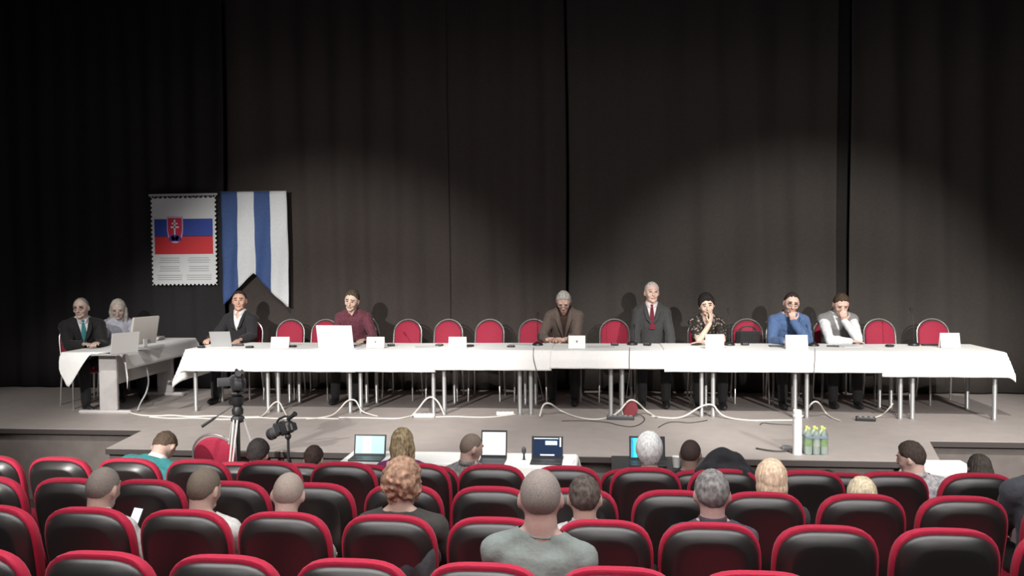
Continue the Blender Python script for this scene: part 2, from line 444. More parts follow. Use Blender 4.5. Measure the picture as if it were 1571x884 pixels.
cloth('white tablecloth below the woman in patterned blouse and the man in blue', Xp(1019), Xp(1355), YF-.01, YBK, zc+.004, D(1150, 572), seed=5)
cloth('white tablecloth at the right end of the long row with hanging corner', Xp(1353), bx[9]+.01, YF-.01, YBK, zc, D(1440, 579), right=.16, seed=6)

# ------------------------------------------------------------------ round-back chairs
def make_chair(label):
    """origin on the floor under the seat centre, +y is where a sitter looks"""
    t = thing('banquet_chair', label, 'chair')
    w = .185
    b = MB(); pts = []
    # back frame: up from rear leg, arch, down the other side
    def bk(z): return -.20-.10*(z-.45)/.5
    for z in (.40, .6, .78): pts.append((-w, bk(z), z))
    for k in range(1, 14):
        a = PI-PI*k/14; z = .80+.175*math.sin(a); pts.append((w*math.cos(a)*1.0, bk(z), z))
    for z in (.78, .6, .40): pts.append((w, bk(z), z))
    b.tube(pts, .0095, 8); obj('back_frame', b, M_chrome, t)
    def outl(ins):
        P = []; ww = w-.014-ins
        for k in range(0, 19): a = PI*k/18; P.append((ww*math.cos(a), .800+(.150-ins)*math.sin(a)))
        for (x, z) in ((-ww, .62+ins), (-ww+.03, .585+ins), (ww-.03, .585+ins), (ww, .62+ins)): P.append((x, z))
        return P
    b = MB(); b.pad(outl, [(.02, -.028), (.004, -.02), (0, -.008), (0, .004), (.006, .018), (.025, .028)], f=lambda p: (p[0], p[1]+bk(p[2]), p[2]))
    obj('backrest', b, M_red, t)
    def so(ins):
        P = []
        for k in range(28):
            a = 2*PI*k/28; r = .215-ins; c, s_ = math.cos(a), math.sin(a); q = (abs(c)**3.2+abs(s_)**3.2)**(-1/3.2); P.append((r*c*q, r*s_*q*1.0))
        return P
    b = MB(); b.pad(so, [(.02, .415), (.0, .425), (0, .45), (.008, .468), (.04, .482)], f=lambda p: (p[0], p[2]+0.0, p[1]))
    obj('seat', b, M_red, t)
    for s in (-1, 1):
        b = MB(); b.tube([(s*.185, .17, .42), (s*.19, .185, .40), (s*.198, .205, .0)], [.0125, .0125, .011], 8); obj('leg', b, M_chrome, t)
        b = MB(); b.tube([(s*w, bk(.40), .41), (s*.19, -.215, .3), (s*.198, -.25, 0)], [.0125, .0125, .011], 8); obj('leg', b, M_chrome, t)
    b = MB()
    for s in (-1, 1): b.tube([(s*.18, -.19, .412), (s*.18, .19, .412)], .01, 6)
    b.tube([(-.18, .17, .412), (.18, .17, .412)], .01, 6); b.tube([(-.18, -.17, .412), (.18, -.17, .412)], .01, 6)
    obj('seat_frame', b, M_chrome, t)
    return t
CH0 = None
def place_chair(label, x, y, z=0, rz=PI, group='red banquet chairs behind the panel tables', sc=1.02):
    global CH0
    if CH0 is None:
        CH0 = make_chair(label); CH0.location = (x, y, z); CH0.rotation_euler = (0, 0, rz); CH0['group'] = group; c = CH0
    else: c = dup(CH0, (x, y, z), rz, label, group)
    c.scale = (sc, sc, sc); return c
YC = 10.68
for px, lab in ((446, 'empty red round-backed chair beside the man in black jacket'), (497, 'red round-backed chair partly behind the white laptop lid'),
                (623, 'empty red round-backed chair next right of the man in dark red shirt'), (687, 'empty red round-backed chair, second right of the dark red shirt'),
                (750, 'empty red round-backed chair, third right of the dark red shirt'), (818, 'red round-backed chair just left of the bowed man in brown'),
                (943, 'empty red round-backed chair between the brown blazer and the red tie'), (1145, 'red round-backed chair with a black bag, left of the man in blue'),
                (1350, 'empty red round-backed chair just right of the man in grey vest'), (1432, 'red round-backed chair at the right end of the row')):
    p = atY(px, 500, YC+.26); place_chair(lab, p.x, YC, 0, PI + R(random.Random(px).uniform(-4, 4)))

# ------------------------------------------------------------------ people
HS = 1.09
def hp(u):
    """head surface for unit direction u (x right, y front, z up), metres from the head centre"""
    x, y, z = u
    px, py, pz = .079*x, .095*y, (.118 if z < 0 else .106)*z
    if z < 0:
        k = (-z)**1.4; px *= 1-.20*k
        if y > 0: py *= 1-.05*k; py += .012*k*y
        else: py *= 1-.38*k
    else:
        px *= 1+.03*z; py -= .006*z
    if y > .55: py -= .010*(y-.55)/.45
    return (px*HS, py*HS, pz*HS)
def unit_sphere(seg, ring):
    V = [(0, 0, 1)] + [(math.sin(PI*i/ring)*math.cos(2*PI*j/seg), math.sin(PI*i/ring)*math.sin(2*PI*j/seg), math.cos(PI*i/ring)) for i in range(1, ring) for j in range(seg)] + [(0, 0, -1)]
    F = [(0, 1+j, 1+(j+1) % seg) for j in range(seg)]
    for i in range(ring-2):
        a = 1+i*seg; F += [(a+j, a+seg+j, a+seg+(j+1) % seg, a+(j+1) % seg) for j in range(seg)]
    a = 1+(ring-2)*seg; F += [(a+j, len(V)-1, a+(j+1) % seg) for j in range(seg)]
    return V, F
def sstep(a, b, x):
    t = min(1, max(0, (x-a)/(b-a))); return t*t*(3-2*t)
def rodr(axis, ang): return Matrix.Rotation(ang, 3, axis)

def skeleton(P, sl=1.0):
    """joint positions in the person's own frame; origin on the floor under the hips, +y forward"""
    sh = P.get('seat', .45)
    lean = R(P.get('lean', 5)); tw = R(P.get('twist', 0)); side = R(P.get('side', 0))
    pts = [Vector((0, -.04, sh+.085))]; segs = [(.15, .45), (.16, .85), (.15, 1.15), (.075, 1.35)]
    frames = []
    for L, k in segs:
        Rm = rodr('Z', tw*min(1, k)) @ rodr('Y', side*k) @ rodr('X', -lean*k)
        frames.append(Rm); pts.append(pts[-1] + Rm @ Vector((0, 0, L*sl)))
    J = {'spine': pts, 'fr': frames}
    Rt = frames[2]; J['Rt'] = Rt
    nb = pts[4]; J['nb'] = nb
    hd = rodr('Z', tw+R(P.get('hyaw', 0))) @ rodr('Y', R(P.get('hroll', 0))) @ rodr('X', -R(P.get('hpitch', 0)))
    nk = (rodr('Z', tw) @ rodr('X', -(lean*.6+R(P.get('hpitch', 0))*.35))) @ Vector((0, 0, 1))
    J['Rh'] = hd; J['neck'] = nb + nk*.045; J['hc'] = J['neck'] + nk*.012 + hd @ Vector((0, .020, .090))
    J['top'] = J['hc'] + hd @ Vector((0, 0, .128))
    shp = pts[3]; sw = .165*P.get('bulk', 1)
    for nm, sg in (('R', 1), ('L', -1)):
        S0 = shp + Rt @ Vector((sg*sw, 0, -.022)); A = P.get('arm'+nm, {})
        Wt = A.get('w', (sg*.15, .33, .64))
        if Wt[0] == 'h': Wt = J['hc'] + hd @ Vector(Wt[1])
        Wt = Vector(Wt); L1, L2 = .285, .255
        if 'e' in A:
            E_ = Vector(A['e'])
            if (Wt-E_).length > L2*1.15: Wt = E_ + (Wt-E_).normalized()*L2*1.15
        else:
            d = Wt-S0; L = d.length
            if L > (L1+L2)*.985: Wt = S0 + d*((L1+L2)*.985/L); d = Wt-S0; L = d.length
            a = (L1*L1-L2*L2+L*L)/(2*L); hgt = math.sqrt(max(0, L1*L1-a*a)); pole = Vector(A.get('pole', (sg*.5, -.35, -.8)))
            dn = d.normalized(); pole = (pole-dn*pole.dot(dn)).normalized(); E_ = S0 + dn*a + pole*hgt
        J['arm'+nm] = (S0, E_, Wt)
    hip = pts[0]
    for nm, sg in (('R', 1), ('L', -1)):
        kn = Vector((sg*(.10+P.get('spread', .04)), .41, sh+.075)); an = Vector((sg*(.10+P.get('spread', .04)), .41+P.get('feet', .04), P.get('fz', 0)+.085))
        J['leg'+nm] = (hip + Vector((sg*.085, .02, -.01)), kn, an)
    return J
def hand(b, wrist, d, nrm, sg, curl=.35, thumb=1):
    d = Vector(d).normalized(); nrm = Vector(nrm); nrm = (nrm-d*nrm.dot(d)).normalized()   # nrm: the way the palm faces
    s = d.cross(nrm)*sg                                                                    # towards the thumb side
    Rm = Matrix((s, d, -nrm)).transposed()
    pc = wrist + d*.045
    b.ell(pc, (.040, .052, .015), Rm, 12, 8); b.ell(wrist+d*.07, (.040, .022, .0135), Rm, 12, 8); b.ell(wrist+d*.01, (.027, .025, .019), Rm, 10, 8)
    for k, L in enumerate((.070, .078, .073, .058)):
        off = s*(.030-.020*k); base = wrist + d*.078 + off*1.02 - d*.004*(k == 3)
        pts = [base]; a = 0; p = base
        for seg_, fr in enumerate((.45, .32, .25)):
            a += curl*(.9 if seg_ == 0 else 1.1); v = d*math.cos(a)+nrm*math.sin(a)+s*(.04*(1.5-k)); p = p+v.normalized()*L*fr; pts.append(p)
        b.limb(pts, [.0092, .0086, .008, .0072], 8)
    tb = wrist + d*.022 + s*.032
    t1 = tb + (d*.55+s*.75+nrm*.25*thumb).normalized()*.034; t2 = t1 + (d*.85+s*.35+nrm*.35*thumb).normalized()*.028; t3 = t2+(d*.95+nrm*.3*thumb).normalized()*.022
    b.limb([tb, t1, t2, t3], [.0125, .0110, .0098, .008], 8)
def torso(b, J, P, inf=0.0, top=True, hipz=True):
    bulk = P.get('bulk', 1); fem = P.get('fem', 0)
    sp = J['spine']; fr = J['fr']
    rows = [(sp[0]-fr[0] @ Vector((0, 0, .07)), fr[0], .155, .105), (sp[0], fr[0], .165+.01*fem, .115), (sp[1]-fr[0] @ Vector((0, 0, .02)), fr[0], .145-.012*fem, .108), (sp[1].lerp(sp[2], .45), fr[1], .145-.012*fem, .105),
            (sp[2], fr[1], .160-.008*fem, .115+.012*fem), (sp[2].lerp(sp[3], .55), fr[2], .172, .112), (sp[3], fr[2], .172, .095), (sp[3].lerp(sp[4], .45), fr[3], .125, .075), (sp[4], fr[3], .068, .058)]
    V = []; F = []; seg = 24
    for c, Rm, rx, ry in rows:
        rx = rx*bulk+inf; ry = ry*bulk*P.get('belly', 1)+inf if ry > .09 else ry+inf
        for j in range(seg):
            t = 2*PI*j/seg; V.append(c + Rm @ Vector((rx*math.cos(t), ry*math.sin(t), 0)))
    n = len(rows)
    for i in range(n-1):
        for j in range(seg): F.append((i*seg+j, i*seg+(j+1) % seg, (i+1)*seg+(j+1) % seg, (i+1)*seg+j))
    F.append(tuple(range(seg-1, -1, -1))); F.append(tuple((n-1)*seg+j for j in range(seg)))
    b.add(V, F)
    for nm, sg in (('R', 1), ('L', -1)):
        S0 = J['arm'+nm][0]; nbb = J['nb']; b.limb([sp[3].lerp(sp[4], .35) + fr[3] @ Vector((sg*.03, 0, 0)), S0 + Vector((0, 0, .0))], [.062+inf, .060*bulk+inf]); b.limb([J['neck'].lerp(nbb, .35) + fr[3] @ Vector((sg*.022, -.012, -.012)), nbb.lerp(S0, .62) + Vector((0, -.008, .004))], [.040+inf*.5, .046+inf])
def build_person(P):
    """P: spec. Returns the root Empty placed in the world."""
    t = thing('person', P['label'], 'person', (0, 0, 0), 0, P.get('group'))
    fz = P['floor']; heading = P['rz']; tgt = P['top']                     # tgt: world position of the top of the head
    sc = P.get('scale', 1.0)
    def topz(sl): return skeleton(P, sl)['top'].z*sc
    z0, z1 = topz(.9), topz(1.1); sl = .9 + .2*((tgt.z-fz)-z0)/(z1-z0) if abs(z1-z0) > 1e-4 else 1
    sl = min(1.22, max(.82, sl))
    if sl == .82: sc *= max(.84, (tgt.z-fz)/(skeleton(P, sl)['top'].z*sc))
    J = skeleton(P, sl); Rz = Matrix.Rotation(heading, 3, 'Z'); off = Rz @ (J['top']*sc)
    t.location = (tgt.x-off.x, tgt.y-off.y, fz); t.rotation_euler = (0, 0, heading); t.scale = (sc, sc, sc)
    vx = P.get('voxel', .0065); bulk = P.get('bulk', 1)
    skin = P.get('skin', (.52, .33, .25))
    Rh, hc = J['Rh'], J['hc']
    # ---- body: one continuous surface
    b = MB(); torso(b, J, P)
    V, F = unit_sphere(36, 26); b.add([hc + Rh @ Vector(hp(u)) for u in V], F)
    def he(c, r, rot=None): b.ell(hc + Rh @ (Vector(c)*HS), tuple(q*HS for q in r), Rh @ rot if rot else Rh, 12, 8)
    he((0, .092, -.012), (.0105, .012, .024)); he((0, .100, -.030), (.0155, .0125, .0105))          # nose
    he((.030, .078, .030), (.026, .012, .008)); he((-.030, .078, .030), (.026, .012, .008))         # brows
    he((0, .080, -.062), (.024, .0085, .0065)); he((0, .078, -.072), (.020, .0085, .006))           # lips
    he((0, .066, -.098), (.030, .020, .020)); he((.040, .056, -.030), (.024, .020, .024)); he((-.040, .056, -.030), (.024, .020, .024)); he((.027, .03, -.083), (.026, .038, .022)); he((-.027, .03, -.083), (.026, .038, .022))
    for s in (-1, 1):
        he((s*.080, -.008, -.012), (.009, .019, .032), rodr('Z', s*.35) @ rodr('X', -.15))
    nb, nk = J['nb'], J['neck']
    b.limb([nb-Vector((0, 0, .03)), nk, hc + Rh @ Vector((0, -.022, -.050))], [.066*P.get('neckw', 1), .063*P.get('neckw', 1), .064])
    for nm, sg in (('R', 1), ('L', -1)):
        S0, E_, W_ = J['arm'+nm]; A = P.get('arm'+nm, {})
        b.limb([S0, S0.lerp(E_, .5), E_, E_.lerp(W_, .35), W_], [.052*bulk, .045*bulk, .038, .036, .026])
        dd = A.get('d') or tuple((W_-E_).normalized()); nn = A.get('n', (0, 0, -1))
        if A.get('dh'): dd = Rh @ Vector(A['dh'])
        if A.get('nh'): nn = Rh @ Vector(A['nh'])
        hand(b, W_, dd, nn, sg, A.get('curl', .3))
        A0, K, N = J['leg'+nm]; b.limb([A0, A0.lerp(K, .5), K, K.lerp(N, .4), N], [.085, .075, .055, .052, .038])
        b.ell(N + Vector((0, .07, -.045)), (.038, .115, .032))
    me = remesh(b, vx, 3, .5)
    # colour the eyes, brows and lips by place
    c = co(me); hi = (c-np.array(hc)) @ np.array(Rh)
    pc = np.empty(len(me.polygons)*3); me.polygons.foreach_get('center', pc); pc = (pc.reshape(-1, 3)-np.array(hc)) @ np.array(Rh)/HS
    mi = np.zeros(len(pc), int); fr_ = (pc[:, 1] > .045) & (pc[:, 1] < .1035)
    mi[fr_ & (((abs(pc[:, 0])-.030)/.015)**2+((pc[:, 2]-.006)/.0065)**2 < 1)] = 1
    mi[fr_ & (abs(abs(pc[:, 0])-.031) < .020) & (abs(pc[:, 2]-.030+.12*(abs(pc[:, 0])-.03)) < .0045)] = 2
    mi[fr_ & ((pc[:, 0]/.024)**2+((pc[:, 2]+.066)/.0095)**2 < 1)] = 3
    if P.get('stub'): mi[fr_ & (mi == 0) & (pc[:, 2] < -.04) & (pc[:, 2] > -.14) & (abs(pc[:, 0]) < .06)] = 4
    me.polygons.foreach_set('material_index', mi)
    hc_ = P.get('hair', {}).get('col', (.05, .035, .025))
    sk = mat('skin_%02d%02d' % (int(skin[0]*100), int(skin[1]*100)), skin, .55, 0, .1, 80, .05)
    obj('body', me, [sk, mat('eye_dark', (.035, .025, .02), .3), mat('brow_%d' % int(hc_[0]*1000), tuple(v*.8 for v in hc_), .8),
                     mat('lips', (skin[0]*.80, skin[1]*.62, skin[2]*.62), .5), mat('stubble_%d' % int(skin[0]*100), tuple(v*.62 for v in skin), .7)], t, 180)
    # ---- hair
    h = P.get('hair')
    if h: hair(t, J, h, P)
    # ---- clothes
    T = P['top_wear']; kind = T['kind']; colr = T['col']
    m_main = fabric('wear_%d_%d_%d' % tuple(int(v*500) for v in colr), colr, T.get('var', .12))
    Rt = J['Rt']; ch = J['spine'][3]
    def sleeves(b, inf, full=True, cuff=.0):
        for nm in 'RL':
            S0, E_, W_ = J['arm'+nm]
            if full:
                We = W_ + (E_-W_).normalized()*(.015+cuff); b.limb([S0, S0.lerp(E_, .5), E_, E_.lerp(We, .4), We], [.054*bulk+inf, .050*bulk+inf, .044+inf, .042+inf, .033+inf*.8])
            else:
                k = T.get('sleeve', .62); b.limb([S0, S0.lerp(E_, k)], [.054*bulk+inf, .053*bulk+inf])
    def above_neck(c, zoff, rad=.0):
        v = (c-np.array(J['nb'])) @ np.array(J['fr'][3]); return v
    def garment(name, inf, m, full=True, vneck=None, cuff=0, wr=.006, sleeve=True, neck=.012, voxel=None):
        voxel = voxel or (.009 if vx < .007 else .012)
        b = MB(); torso(b, J, P, inf)
        if sleeve: sleeves(b, inf, full, cuff)
        me = remesh(b, voxel, 3, .5)
        wrinkle(me, wr, 13, P.get('seed', 1)); wrinkle(me, wr*.4, 34, P.get('seed', 1)+5)
        def keep(c):
            v = above_neck(c, 0); rr_ = np.hypot(v[:, 0], v[:, 1]); k = (v[:, 2] < neck+.012) | (rr_ > .092)
            # neck opening
            k &= ~((v[:, 2] > -.02) & (rr_ < .060))
            if vneck:
                dp, wd = vneck; dz = -v[:, 2]
                w_ = .030+(wd-.03)*np.sqrt(np.clip(1-(dz/dp), 0, 1)); w_ = wd*np.clip(1-dz/dp, 0, 1)+.004
                k &= ~((v[:, 1] > .02) & (dz > -.05) & (dz < dp) & (abs(v[:, 0]) < w_))
            return k
        cut(me, keep); o = obj(name, me, m, t, 180); return o
    if kind == 'jacket':
        sh = T.get('shirt', (.75, .75, .78)); ms = fabric('shirt_%d_%d' % (int(sh[0]*100), int(sh[2]*100)), sh, .03)
        garment('shirt', .006, ms, sleeve=False, wr=.002, neck=.03, vneck=T.get('shirtv'))
        garment('jacket', .018, m_main, vneck=(T.get('vd', .28), T.get('vw', .075)), cuff=.012)
        # lapels
        for s in (-1, 1):
            b = MB(); nbp = J['nb']; F3 = J['fr'][3]; Rt2 = J['fr'][2]
            yo = .115*bulk*P.get('belly', 1)+.03
            q = lambda x, y, z: nbp + Rt2 @ Vector((x, y, z))
            pts = [q(s*.060, -.01, .022), q(s*.078, .045, -.01), q(s*.070, yo*.82, -.085), q(s*.045, yo, -.17), q(s*.010, yo+.006, -T.get('vd', .28)+.01)]
            b.tube(pts, [.012, .019, .027, .024, .006], 8, flat=.28, up=Rt2 @ Vector((0, 1, .2))); obj('lapel', b, m_main, t, 60)
        if T.get('tie'):
            b = MB(); yo = .112*bulk*P.get('belly', 1)+.022; Rt2 = J['fr'][2]; q = lambda x, y, z: J['nb'] + Rt2 @ Vector((x, y, z))
            b.ell(q(0, .064, -.018), (.019, .013, .018), Rt2, 10, 8)
            b.tube([q(0, .070, -.03), q(0, yo*.82, -.085), q(0, yo, -.17), q(0, yo+.008, -.30)], [.016, .022, .030, .036], 8, flat=.22, up=Rt2 @ Vector((0, 1, .1)))
            obj('tie', b, fabric('tie_%d_%d' % (int(T['tie'][0]*100), int(T['tie'][1]*100)), T['tie'], .15), t, 60)
        collar(t, J, ms, T.get('open', 0))
    elif kind == 'vest':
        sh = T['shirt']; ms = fabric('shirt_%d_%d' % (int(sh[0]*100), int(sh[2]*100)), sh, .03)
        garment('shirt', .010, ms, cuff=0, wr=.008); collar(t, J, ms, .01); garment('vest', .020, m_main, sleeve=False, vneck=(.17, .07), wr=.003)
    elif kind == 'shirt':
        garment('shirt', .012, m_main, wr=.008, vneck=T.get('v')); collar(t, J, m_main, T.get('open', .01))
    elif kind == 'sweater':
        garment('sweater', .016, m_main, wr=.008)
        if T.get('collar'): collar(t, J, fabric('collar_%d' % int(T['collar'][0]*100), T['collar'], .03), .0)
        else: neckband(t, J, m_main)
    elif kind == 'blouse':
        garment('blouse', .012, T.get('mat') or m_main, full=T.get('full', False), wr=.008, vneck=(.10, .05))
    else:
        garment('t_shirt', .012, m_main, full=False, wr=.006); neckband(t, J, m_main)
    mb = fabric('trousers_%d' % int(P.get('bot', (.006, .006, .007))[2]*1000), P.get('bot', (.006, .006, .007)))
    b = MB(); sp = J['spine']
    b.ell(sp[0]-Vector((0, 0, .02)), (.180*bulk, .135*bulk, .115)); 
    for nm in 'RL':
        A0, K, N = J['leg'+nm]; b.limb([A0, A0.lerp(K, .5), K, K.lerp(N, .5), N+Vector((0, 0, .02))], [.102, .090, .070, .064, .056])
    obj('trousers', wrinkle(remesh(b, .014, 3), .006, 11), mb, t, 180)
    for nm in 'RL':
        N = J['leg'+nm][2]; b = MB(); b.ell(N+Vector((0, .075, -.045)), (.045, .135, .040)); b.ell(N+Vector((0, -.01, -.02)), (.046, .055, .062))
        me = remesh(b, .01, 2); c = co(me); c[:, 2] = np.maximum(c[:, 2], N.z-.082); me.vertices.foreach_set('co', c.ravel()); obj('shoe', me, M_blk, t, 180)
    # ---- glasses
    if P.get('glasses'):
        b = MB()
        for s in (-1, 1):
            pts = [hc + Rh @ Vector((s*.032+.023*math.cos(a), .098-.01*abs(math.cos(a)), .004+.017*math.sin(a))) for a in [2*PI*k/16 for k in range(17)]]
            b.tube(pts, .0025, 6, cap=False); b.tube([hc + Rh @ Vector((s*.055, .088, .010)), hc + Rh @ Vector((s*.079, .0, .004))], .0022, 6)
        b.tube([hc + Rh @ Vector((-.010, .100, .008)), hc + Rh @ Vector((.010, .100, .008))], .0024, 6)
        obj('glasses', b, M_blk, t)
    return t, J
def collar(t, J, m, open_=0):
    b = MB(); F3 = J['fr'][3]; seg = 26; V = []; F = []; nb = J['nb']
    for i in range(seg+1):
        a = R(14)+(2*PI-R(28))*i/seg + PI/2          # gap at the front
        cx, cy = math.cos(a), math.sin(a); fr = max(0, cy)
        for r, z in ((.066, .008-.03*fr), (.062, .040-.028*fr), (.067, .043-.03*fr), (.084+.01*fr, .010-.052*fr)):
            V.append(nb + F3 @ Vector((cx*r, cy*r*.95, z)))
    for i in range(seg):
        for k in range(3): F.append((i*4+k, i*4+k+1, i*4+k+5, i*4+k+4))
    b.add(V, F); o = obj('collar', b, m, t, 60, False); md = o.modifiers.new('s', 'SOLIDIFY'); md.thickness = .004
def neckband(t, J, m):
    b = MB(); F3 = J['fr'][3]; nb = J['nb']
    pts = [nb + F3 @ Vector((.066*math.cos(a), .062*math.sin(a), .006-.018*max(0, math.sin(a)))) for a in [2*PI*k/24 for k in range(25)]]
    b.tube(pts, .011, 8, cap=False); obj('neckband', b, m, t, 180)
def hair(t, J, h, P):
    Rh, hc = J['Rh'], J['hc']; st = h['style']; colr = h['col']; th = h.get('th', {'buzz': .03, 'short': .10, 'long': .12, 'bob': .15, 'curly': .20}.get(st, .1))
    V, F = unit_sphere(56, 40); O = []; rnd = h.get('seed', 1)*7.3
    front = h.get('front', .55); back = h.get('back', -.62 if st in ('buzz', 'short') else -.85)
    sidep = h.get('side', .0)
    for u in V:
        az = math.atan2(u[0], u[1]); tt = (1+math.cos(az))/2
        zc = back*(1-tt)**1.0 + front*tt**1.0 + sidep*(4*tt*(1-tt)) - .02 + (.10 if st != 'buzz' else .03)*noise.noise(Vector((u[0]*5+rnd, u[1]*5, u[2]*3)))
        if u[1] > .25: zc += .10*max(0, 1-abs(abs(u[0])-.55)/.35)
        if h.get('crown') and u[2] > h['crown']: m = 0
        else: m = sstep(-.04, .20, u[2]-zc)
        sx = {'buzz': .004, 'short': .035, 'long': .03, 'bob': .02, 'curly': .07}[st]
        nz = noise.noise(Vector((u[0]*(4 if st == 'curly' else 7)+rnd, u[1]*(4 if st == 'curly' else 7), u[2]*(4 if st == 'curly' else 3.0))))
        nz += .5*noise.noise(Vector((u[0]*16+rnd, u[1]*16, u[2]*(14 if st == 'curly' else 5))))
        extra = h.get('vol', 0)*max(0, u[2])
        k = 1 + (-.10)*(1-m) + m*(th*(.62+.45*max(-.3, u[2])) + sx*nz*1.5 + extra)
        p = Vector(hp(u))*k
        if st in ('short', 'long', 'bob', 'curly') and h.get('fringe') and u[1] > .3 and u[2] > front-.1: p += Vector((0, .008, -.004))
        O.append(p)
    b = MB(); b.add([hc + Rh @ p for p in O], F)
    m = mat('hair_%d_%d_%d' % tuple(int(v*300) for v in colr), colr, .8, 0, .2 if st == 'buzz' else .6, 26, h.get('var', .3), spec=.25, stretch={'buzz': (9, 9, 9), 'curly': (1.6, 1.6, 1.2)}.get(st, (2.2, 2.2, 1.0)))
    if st in ('long', 'bob', 'curly'):
        L = h.get('len', .2)
        lob = []
        if st == 'long':
            for s in (-1, 1):
                b.limb([hc + Rh @ Vector((s*.070, -.01, .02)), hc + Rh @ Vector((s*.082, -.0, -.06)), hc + Rh @ Vector((s*.080, .02, -L))], [.030, .034, .020])
            b.ell(hc + Rh @ Vector((0, -.055, -.04)), (.078, .055, .12), Rh)
            b.ell(hc + Rh @ Vector((0, -.07, -L*.65)), (.070, .035, L*.55), Rh)
        elif st == 'bob':
            b.ell(hc + Rh @ Vector((0, -.035, -.03)), (.096, .082, .10), Rh)
            for s in (-1, 1): b.ell(hc + Rh @ Vector((s*.075, -.01, -.045)), (.026, .045, .085), Rh)
        else:
            rr = random.Random(h.get('seed', 1))
            for k in range(170):
                z = rr.uniform(-.75, .95); a = rr.uniform(PI*.05, PI*1.95) if z < .3 else rr.uniform(0, 2*PI); q = math.sqrt(1-z*z)
                u = (q*math.sin(a), q*math.cos(a), z)
                if u[1] > .25 and z < .45: continue
                b.ell(hc + Rh @ (Vector(hp(u))*1.17), (rr.uniform(.008, .017),)*3, None, 8, 6)
        me = remesh(b, .0075, 6 if st == 'curly' else 2); wrinkle(me, .004, 26, rnd)
        # strands: fine vertical ridges
        if st != 'curly':
            c = co(me); v = (c-np.array(hc)) @ np.array(Rh); an = np.arctan2(v[:, 0], v[:, 1]); n = np.empty(len(c)*3); me.vertices.foreach_get('normal', n)
            c += n.reshape(-1, 3)*(.0022*np.sin(an*26+v[:, 2]*14))[:, None]; me.vertices.foreach_set('co', c.ravel()); me.update()
        obj('hair', me, m, t, 180)
    else: obj('hair', b, m, t, 180)

TABLE = TT+.012
def on_table(x, y): return (x, y, TABLE+.022)
def panelist(label, px, py, Y, chair=None, **k):
    P = dict(label=label, top=atY(px, py, Y), floor=0, rz=PI, seat=.47, voxel=.0062); P.update(k)
    t, J = build_person(P)
    lab = chair or 'red round-backed chair that the %s sits on' % k.get('who', 'person')
    th = R(k.get('tz', 0)); x, y = t.location.x, t.location.y
    rz = P['rz']; place_chair(lab, x, y, P['floor'], rz)
    return t, J
GREYHAIR = (.42, .41, .40); DARKHAIR = (.035, .025, .02); BROWN = (.075, .045, .028)
panelist('person in black jacket and open white collar at the left end of the long table', 367, 446, 10.58, who='man in black jacket', seed=1,
         lean=4, hyaw=14, hpitch=0, bulk=.98, skin=(.60, .36, .27), armR=dict(w=(.22, .42, .80)), armL=dict(w=(-.2, .42, .80)), rz=PI+R(0),
         hair=dict(style='short', col=(.05, .032, .025), front=.76), top_wear=dict(kind='jacket', col=(.013, .013, .015), shirt=(.7, .7, .7), vd=.22, vw=.07, open=.01, shirtv=(.08, .03)))
panelist('person in dark red shirt leaning in to talk behind the white laptop', 541, 446, 10.40, who='man in dark red shirt', seed=2,
         lean=20, hyaw=0, hpitch=14, hroll=-10, bulk=1.03, skin=(.66, .47, .38), armR=dict(w=(.14, .50, .80), curl=.3), armL=dict(w=(-.24, .44, .80)),
         hair=dict(style='short', col=(.075, .06, .04), front=.70, vol=.10), top_wear=dict(kind='shirt', col=(.12, .028, .045), var=.3))
panelist('grey-haired person in brown blazer, head bowed and hands clasped on the table', 864, 450, 10.38, who='man in brown blazer', seed=3,
         lean=22, hpitch=40, bulk=1.04, skin=(.62, .40, .33), armR=dict(w=(.20, .43, TABLE+.04), d=(-.95, .1, .05), n=(0, .6, -.6), curl=.55), armL=dict(w=(-.0, .45, TABLE+.04), d=(.95, .1, .05), n=(0, .6, -.6), curl=.5),
         hair=dict(style='short', col=(.42, .41, .38), front=.62, th=.13), top_wear=dict(kind='jacket', col=(.125, .092, .078), shirt=(.05, .022, .016), vd=.34, vw=.085))
panelist('tall grey-haired person in dark grey suit with dark red tie, sitting upright', 1000, 431, 10.62, who='man with red tie', seed=4,
         lean=2, hyaw=10, bulk=1.0, skin=(.66, .45, .38), armR=dict(w=(.20, .30, .64)), armL=dict(w=(-.22, .30, .64)),
         hair=dict(style='short', col=(.44, .42, .40), front=.80, th=.12), top_wear=dict(kind='jacket', col=(.040, .040, .041), shirt=(.7, .62, .64), tie=(.14, .008, .025), vd=.24, vw=.07))
